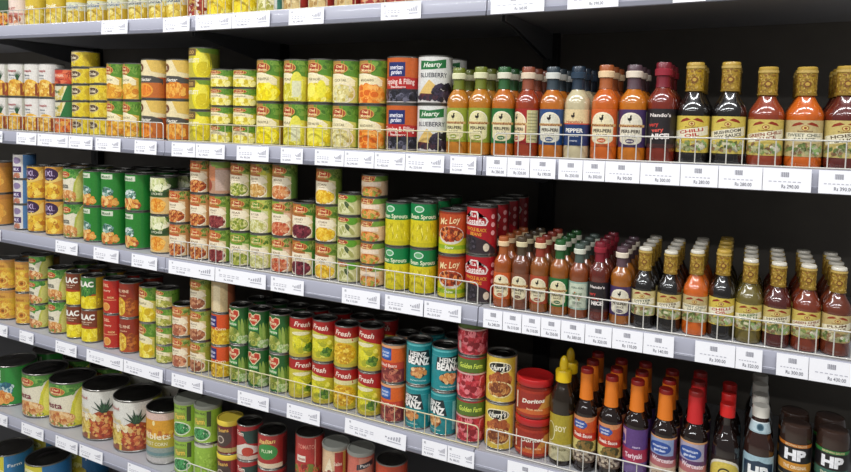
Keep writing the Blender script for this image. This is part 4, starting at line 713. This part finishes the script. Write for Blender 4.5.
def thing(name, label, cat, loc=(0,0,0), rz=0, group=None):
    o = bpy.data.objects.new(name, None); COL.objects.link(o); o.empty_display_size = .02
    o.location = loc; o.rotation_euler = (0, 0, rz); o['label'] = label; o['category'] = cat
    if group: o['group'] = group
    return o
def part(name, me, parent, label=None):
    o = bpy.data.objects.new(name, me); COL.objects.link(o)
    if parent: o.parent = parent
    if label: o['label'] = label
    return o
LEVEL = {1: [''], 2: ['upper', 'lower'], 3: ['top', 'middle', 'bottom'], 4: ['top', 'second', 'third', 'bottom'], 5: ['top', 'second', 'middle', 'fourth', 'bottom']}
SHELF = {1: 'top shelf', 2: 'second shelf', 3: 'third shelf', 4: 'fourth shelf', 5: 'fifth shelf', 6: 'lowest shelf'}
def cat_of(name): return 'bottle' if 'bottle' in name else 'jar' if 'jar' in name else 'can'
def product(name, label, k, r, h, x, y, z, rot, group):
    o = thing(name, label, cat_of(name), (x, y, z), math.radians(rot), group)
    for pn, me in proto(k, r, h): part(pn, me, o)
    return o
rnd = random.Random(11)
SHORT = {}
for s, ks, X, r, h, n, back, rot, name, look in ROWS:
    if not isinstance(ks, list): ks = [ks]*n
    zd = deck_z(s, X)+.0006
    grp = f'{name.replace("_", " ")}s on the {SHELF[s]}'
    SHORT.setdefault(s, []).append((X, look))
    for b in range(back+1):
        y = D+.02+r+b*(2*r+.005)
        for i in range(n):      # i counts from the top
            lv = LEVEL[n][i]
            z = zd+(n-1-i)*h
            jx = 0 if b == 0 else rnd.uniform(-.0003, .0003)
            hh = h-.0003 if n > 1 else h
            if b == 0:
                lab = (lv+' ' if lv else '')+look+' on the '+SHELF[s]; g = grp
            else:
                g = 'row behind the '+look+' on the '+SHELF[s]
                lab = ('dark-topped ' if cat_of(name) == 'can' else '')+f'{cat_of(name)} behind the {look}'
            product(name, lab, ks[i], r, hh, X+jx, y, z, (rot[i] if isinstance(rot, list) else rot)+(rnd.uniform(-5, 5) if n > 1 or b else 0), g)

# ------------------------------------------------------------------ the shelving
BAYX = [-3.24, -2.328, -1.4145, -0.5005, 0.4135]
BAYN = ['far left bay', 'left bay', 'middle bay', 'right bay']
def sheared_box(bm, x0, x1, y0, y1, za, zb, mi=0):     # za, zb = (z at x0, z at x1) of bottom / top
    v = [bm.verts.new(p) for p in ((x0,y0,za[0]),(x1,y0,za[1]),(x1,y1,za[1]),(x0,y1,za[0]),(x0,y0,zb[0]),(x1,y0,zb[1]),(x1,y1,zb[1]),(x0,y1,zb[0]))]
    for q in ((3,2,1,0),(4,5,6,7),(0,1,5,4),(1,2,6,5),(2,3,7,6),(3,0,4,7)):
        bm.faces.new([v[i] for i in q]).material_index = mi
def strip(bm, x0, x1, z0, z1, prof, mi=0):     # extrude a (y, z) outline along x
    a = [bm.verts.new((x0, y, z0+z)) for y, z in prof]; b = [bm.verts.new((x1, y, z1+z)) for y, z in prof]
    n = len(prof)
    for i in range(n): bm.faces.new((a[i], b[i], b[(i+1) % n], a[(i+1) % n])).material_index = mi
    bm.faces.new(a[::-1]).material_index = mi; bm.faces.new(b).material_index = mi
for s in range(1, 7):
    for b in range(4):
        x0, x1 = BAYX[b]+.0012, BAYX[b+1]-.0012
        z0, z1 = RAILZ[s]+sag(x0), RAILZ[s]+sag(x1)
        sh = thing('shelf', f'grey metal {SHELF[s]} of the {BAYN[b]} with price rail', 'shelf', (0, 0, 0), 0, 'gondola shelves')
        bm = bmesh.new()
        sheared_box(bm, x0, x1, D+.006, D+DEPTH, (z0+DECK-.018, z1+DECK-.018), (z0+DECK, z1+DECK))
        sheared_box(bm, x0+.022, x1-.022, D+DEPTH, D+DEPTH+.029, (z0+DECK-.018, z1+DECK-.018), (z0+DECK-.0002, z1+DECK-.0002))
        sheared_box(bm, x0, x1, D+.006, D+.016, (z0+.004, z1+.004), (z0+DECK-.018, z1+DECK-.018))
        part('deck_panel', finish(bm, 'deck_panel', M_SHELF), sh)
        bm = bmesh.new()
        strip(bm, x0, x1, z0, z1, [(D+.0055, .0395), (D+.0005, .0405), (D-.0005, .0385), (D-.0005, .0115), (D-.0015, .0105), (D+.0055, .0105)])
        rail = part('price_rail', finish(bm, 'price_rail', M_RAIL), sh)
        bm = bmesh.new()
        strip(bm, x0, x1, z0, z1, [(D+.0055, .0102), (D-.0018, .0102), (D-.0036, .0085), (D-.0042, .0015), (D-.0030, 0), (D+.0055, .0004)])
        part('rail_lip', finish(bm, 'rail_lip', M_LIP), rail)
        for xe, nm in ((x0+.004, 0), (x1-.004, 1)):
            bm = bmesh.new(); zz = RAILZ[s]+sag(xe)+DECK-.0185
            v = []
            for dx in (-.0012, .0012):
                v.append([bm.verts.new((xe+dx, y, z)) for y, z in ((D+.10, zz), (D+DEPTH-.002, zz), (D+DEPTH-.002, zz-.07), (D+DEPTH-.05, zz-.07), (D+.16, zz-.022), (D+.10, zz-.018))])
            bm.faces.new(v[0][::-1]); bm.faces.new(v[1])
            for i in range(6): bm.faces.new((v[0][i], v[0][(i+1) % 6], v[1][(i+1) % 6], v[1][i]))
            part('bracket', finish(bm, 'bracket', M_UNDER), sh)
# wire guards along the shelf fronts
GN = {}
for s, a, b in GUARDS:
    b = min(b, BAYX[4]-.01) if b < .2 else BAYX[4]-.02
    GN[s] = GN.get(s, 0)+1
    bay = 'left bay' if b < -1.42 else 'middle bay' if b < -.49 else 'right bay'
    if s == 3 and b < -1.1: bay = 'middle bay, short end piece'
    M = M_WIREY if bay.startswith('middle') and s in (1, 2, 4) else M_WIRE
    g = thing('wire_guard', f'low white wire guard on the {SHELF[s]} of the {bay}', 'wire guard', (0, 0, 0), 0, 'wire guards along the shelf fronts')
    H, yb = .046, D+.011
    za, zb = deck_z(s, a)+.0022, deck_z(s, b)+.0022
    zz = lambda x: za+(zb-za)*(x-a)/(b-a)
    rc = .009
    pts = [(a, yb, za)]+[(a+rc-rc*math.cos(t), yb, za+H-rc+rc*math.sin(t)) for t in [i*PI/12 for i in range(7)]]
    pts += [(b-rc+rc*math.sin(t), yb, zb+H-rc+rc*math.cos(t)) for t in [i*PI/12 for i in range(7)]]+[(b, yb, zb)]
    part('top_wire', tube_mesh('top_wire', pts, .0014, M), g)
    part('bottom_wire', tube_mesh('bottom_wire', [(a, yb, za), (b, yb, zb)], .0013, M), g)
    n = max(2, round((b-a)/.0255)); up = tube_mesh('upright_wire', [(0, 0, 0), (0, 0, H)], .00105, M, 6)
    for i in range(1, n):
        x = a+(b-a)*i/n
        o = part('upright_wire', up, g); o.location = (x, yb+.0006, zz(x))
# price tags in the rails
ORD = ['', 'second ', 'third ', 'fourth ']
def tag_mesh(w, h, style, rs):
    L = Lab(w, h, seed=rs.randint(0, 99), flat=True); k = w/2
    R = lambda a0, v0, a1, v1, c: L.face([(a0*k, v0*h), (a1*k, v0*h), (a1*k, v1*h), (a0*k, v1*h)], c)
    R(-1, 0, 1, 1, '#f4f4f8')
    price = f'Rs {rs.randint(9, 45)*10}.00'
    ink, g2 = '#8f8f99', '#b8b8c2'
    def TX(t, x, v, hh, wm, c=ink):
        vs, fs, x0, x1, y0, y1 = text_geo(t, .01); sx = wm/(x1-x0); sy = hh*h/.72; L.z += 2e-5
        nv = [L.bm.verts.new((x+(px-(x0+x1)/2)*sx, v*h+(py-.36)*sy, L.z)) for px, py in vs]
        for f in fs:
            try: L.bm.faces.new([nv[i] for i in f]).material_index = L.ci(c)
            except ValueError: pass
    if style == 'strip':
        x = -k*.25
        for i in range(9): L.face([(x+i*.0014, .62*h), (x+i*.0014+.0009*(1+i % 2*.4), .62*h), (x+i*.0014+.0009*(1+i % 2*.4), .84*h), (x+i*.0014, .84*h)], ink)
        for i in range(7): L.face([(-k*.75+i*k*.2, .40*h), (-k*.62+i*k*.2, .40*h), (-k*.62+i*k*.2, .44*h), (-k*.75+i*k*.2, .44*h)], g2)
        TX(price, k*.15, .22, .16, min(.026, w*.6), '#74747e')
    else:
        for i in range(4): L.face([(-k*.86+i*.0013, .76*h), (-k*.86+i*.0013+.0008, .76*h), (-k*.86+i*.0013+.0008, .90*h), (-k*.86+i*.0013, .90*h)], ink)
        for v in (.52, .40): 
            for i in range(5): L.face([(-k*.84+i*k*.17, v*h), (-k*.72+i*k*.17, v*h), (-k*.72+i*k*.17, (v+.05)*h), (-k*.84+i*k*.17, (v+.05)*h)], g2)
        TX(price, -k*.45, .22, .13, min(.03, w*.36), ink)
        for i in range(5): L.face([(k*.42+i*k*.085, .46*h), (k*.47+i*k*.085, .44*h), (k*.49+i*k*.085, (.56+.05*i)*h), (k*.44+i*k*.085, (.58+.05*i)*h)], '#aeaeb8')
        L.face([(k*.4, .3*h), (k*.85, .3*h), (k*.85, .36*h), (k*.4, .36*h)], g2); L.face([(k*.34, .52*h), (k*.39, .52*h), (k*.39, .6*h), (k*.34, .6*h)], ink)
    me = L.mesh('price_tag', -h/2, .0004, M_CARD)
    bm = bmesh.new(); bm.from_mesh(me)      # card thickness behind the printed face
    fl = bm.loops.layers.float_color.get('ink')
    nf = len(bm.faces); bm_box(bm, -k, k, -.0004, 0, -h/2, h/2)
    bm.faces.ensure_lookup_table()
    for f in bm.faces[nf:]:
        for lp in f.loops: lp[fl] = lin('#e2e2e8')
    for f in bm.faces: f.smooth = False
    bm.to_mesh(me); bm.free()
    return me
rs = random.Random(5); used = {}
for s, tl in TAGS.items():
    for a, b in tl:
        bay = 3 if a > -.497 else 2 if a > -1.416 else 1
        w = b-a-.0002; xm = (a+b)/2; hh = .0385 if bay == 3 else .036
        look = min(SHORT[s], key=lambda q: abs(q[0]-xm))[1]
        key = (s, look); used[key] = used.get(key, 0)+1
        o = part('price_tag', tag_mesh(w, hh, 'strip' if bay == 3 else 'card', rs), None)
        z0 = RAILZ[s]+sag(a); z1 = RAILZ[s]+sag(b)
        tilt = math.atan2(z1-z0, b-a)
        dy = .0048 if not (s == 4 and abs(xm+.7435) < .02) else .0048
        rz = 0
        if s == 4 and abs(xm+.7435) < .02: tilt -= .03
        o.location = (xm, D-dy, (z0+z1)/2+.0015+hh/2); o.rotation_euler = (math.radians(-2), -tilt, 0)
        o['label'] = f'{ORD[used[key]-1]}price tag on {SHELF[s]} below {look}'; o['category'] = 'price tag'; o['group'] = f'price tags on the {SHELF[s]}'
# uprights and back panel of the gondola, store floor
for i, x in enumerate(BAYX):
    bm = bmesh.new(); bm_box(bm, x-.02, x+.02, D+DEPTH+.002, D+DEPTH+.03, 0, 2.25)
    for j in range(42): bm_box(bm, x-.004, x+.004, D+DEPTH+.0005, D+DEPTH+.0021, .1+j*.05, .13+j*.05)
    o = part('upright_post', finish(bm, 'upright_post', M_POST), None)
    o['label'] = f'dark slotted post behind the shelves, {["far left end", "left of left bay", "left joint", "right joint", "right end"][i]}'; o['category'] = 'post'; o['group'] = 'gondola uprights'
bm = bmesh.new(); bm_box(bm, BAYX[0]-.02, BAYX[4]+.02, D+DEPTH+.03, D+DEPTH+.045, 0, 2.25)
o = part('wall_back', finish(bm, 'wall_back', M_BACK), None); o['kind'] = 'structure'
M_FLOOR = mat('floor_tile', '#a9a49a', .35, coat=.2, noise=.08, nscale=6)
bm = bmesh.new(); bm_box(bm, -6, 3, -4, 3, -.05, 0)
o = part('floor', finish(bm, 'floor', M_FLOOR), None); o['kind'] = 'structure'
bm = bmesh.new(); bm_box(bm, BAYX[0], BAYX[4], D+.05, D+.065, 0.0005, RAILZ[6]-.0005)
o = part('baseboard_front', finish(bm, 'baseboard_front', M_UNDER), None); o['kind'] = 'structure'

# ------------------------------------------------------------------ light: rows of fluorescent strips over the aisle
def strip_light(x, y, z, lx, ly, e, col=(.98, .985, 1)):
    l = bpy.data.lights.new('fluorescent_strip', 'AREA'); l.shape = 'RECTANGLE'; l.size = lx; l.size_y = ly; l.energy = e; l.color = col
    o = bpy.data.objects.new('fluorescent_strip', l); COL.objects.link(o); o.location = (x, y, z)
    return o
for y, e in ((0.5, 17), (-0.9, 20), (-2.8, 11)):
    for x in (-3.3, -1.9, -.5, .9):
        strip_light(x, y, 2.9 if y < 0 else 2.9, 1.2, .12, e)
w = bpy.data.worlds.new('store_ambient'); SC.world = w; w.use_nodes = True
w.node_tree.nodes['Background'].inputs[0].default_value = (.95, .97, 1, 1); w.node_tree.nodes['Background'].inputs[1].default_value = .15

# ------------------------------------------------------------------ camera
F, PY, YAW, PIT, ROL = 658.9, 162.59, .4618, .0683, .0231
fw = Vector((-math.sin(YAW)*math.cos(PIT), math.cos(YAW)*math.cos(PIT), -math.sin(PIT)))
rt = fw.cross(Vector((0, 0, 1))).normalized(); up = rt.cross(fw)
r2 = math.cos(ROL)*rt+math.sin(ROL)*up; u2 = -math.sin(ROL)*rt+math.cos(ROL)*up
cam = bpy.data.cameras.new('camera'); co = bpy.data.objects.new('camera', cam); COL.objects.link(co)
m = Matrix((r2, u2, -fw)).transposed().to_4x4(); m.translation = Vector((0, 0, EYE)); co.matrix_world = m
cam.sensor_width = 36; cam.lens = F/851*36; cam.shift_y = -(236-PY)/851; cam.clip_start = .02; cam.clip_end = 60
SC.camera = co
SC.view_settings.view_transform = 'Standard'; SC.view_settings.look = 'None'; SC.view_settings.gamma = 1; SC.view_settings.use_curve_mapping = False
SC.view_settings.exposure = 0.15
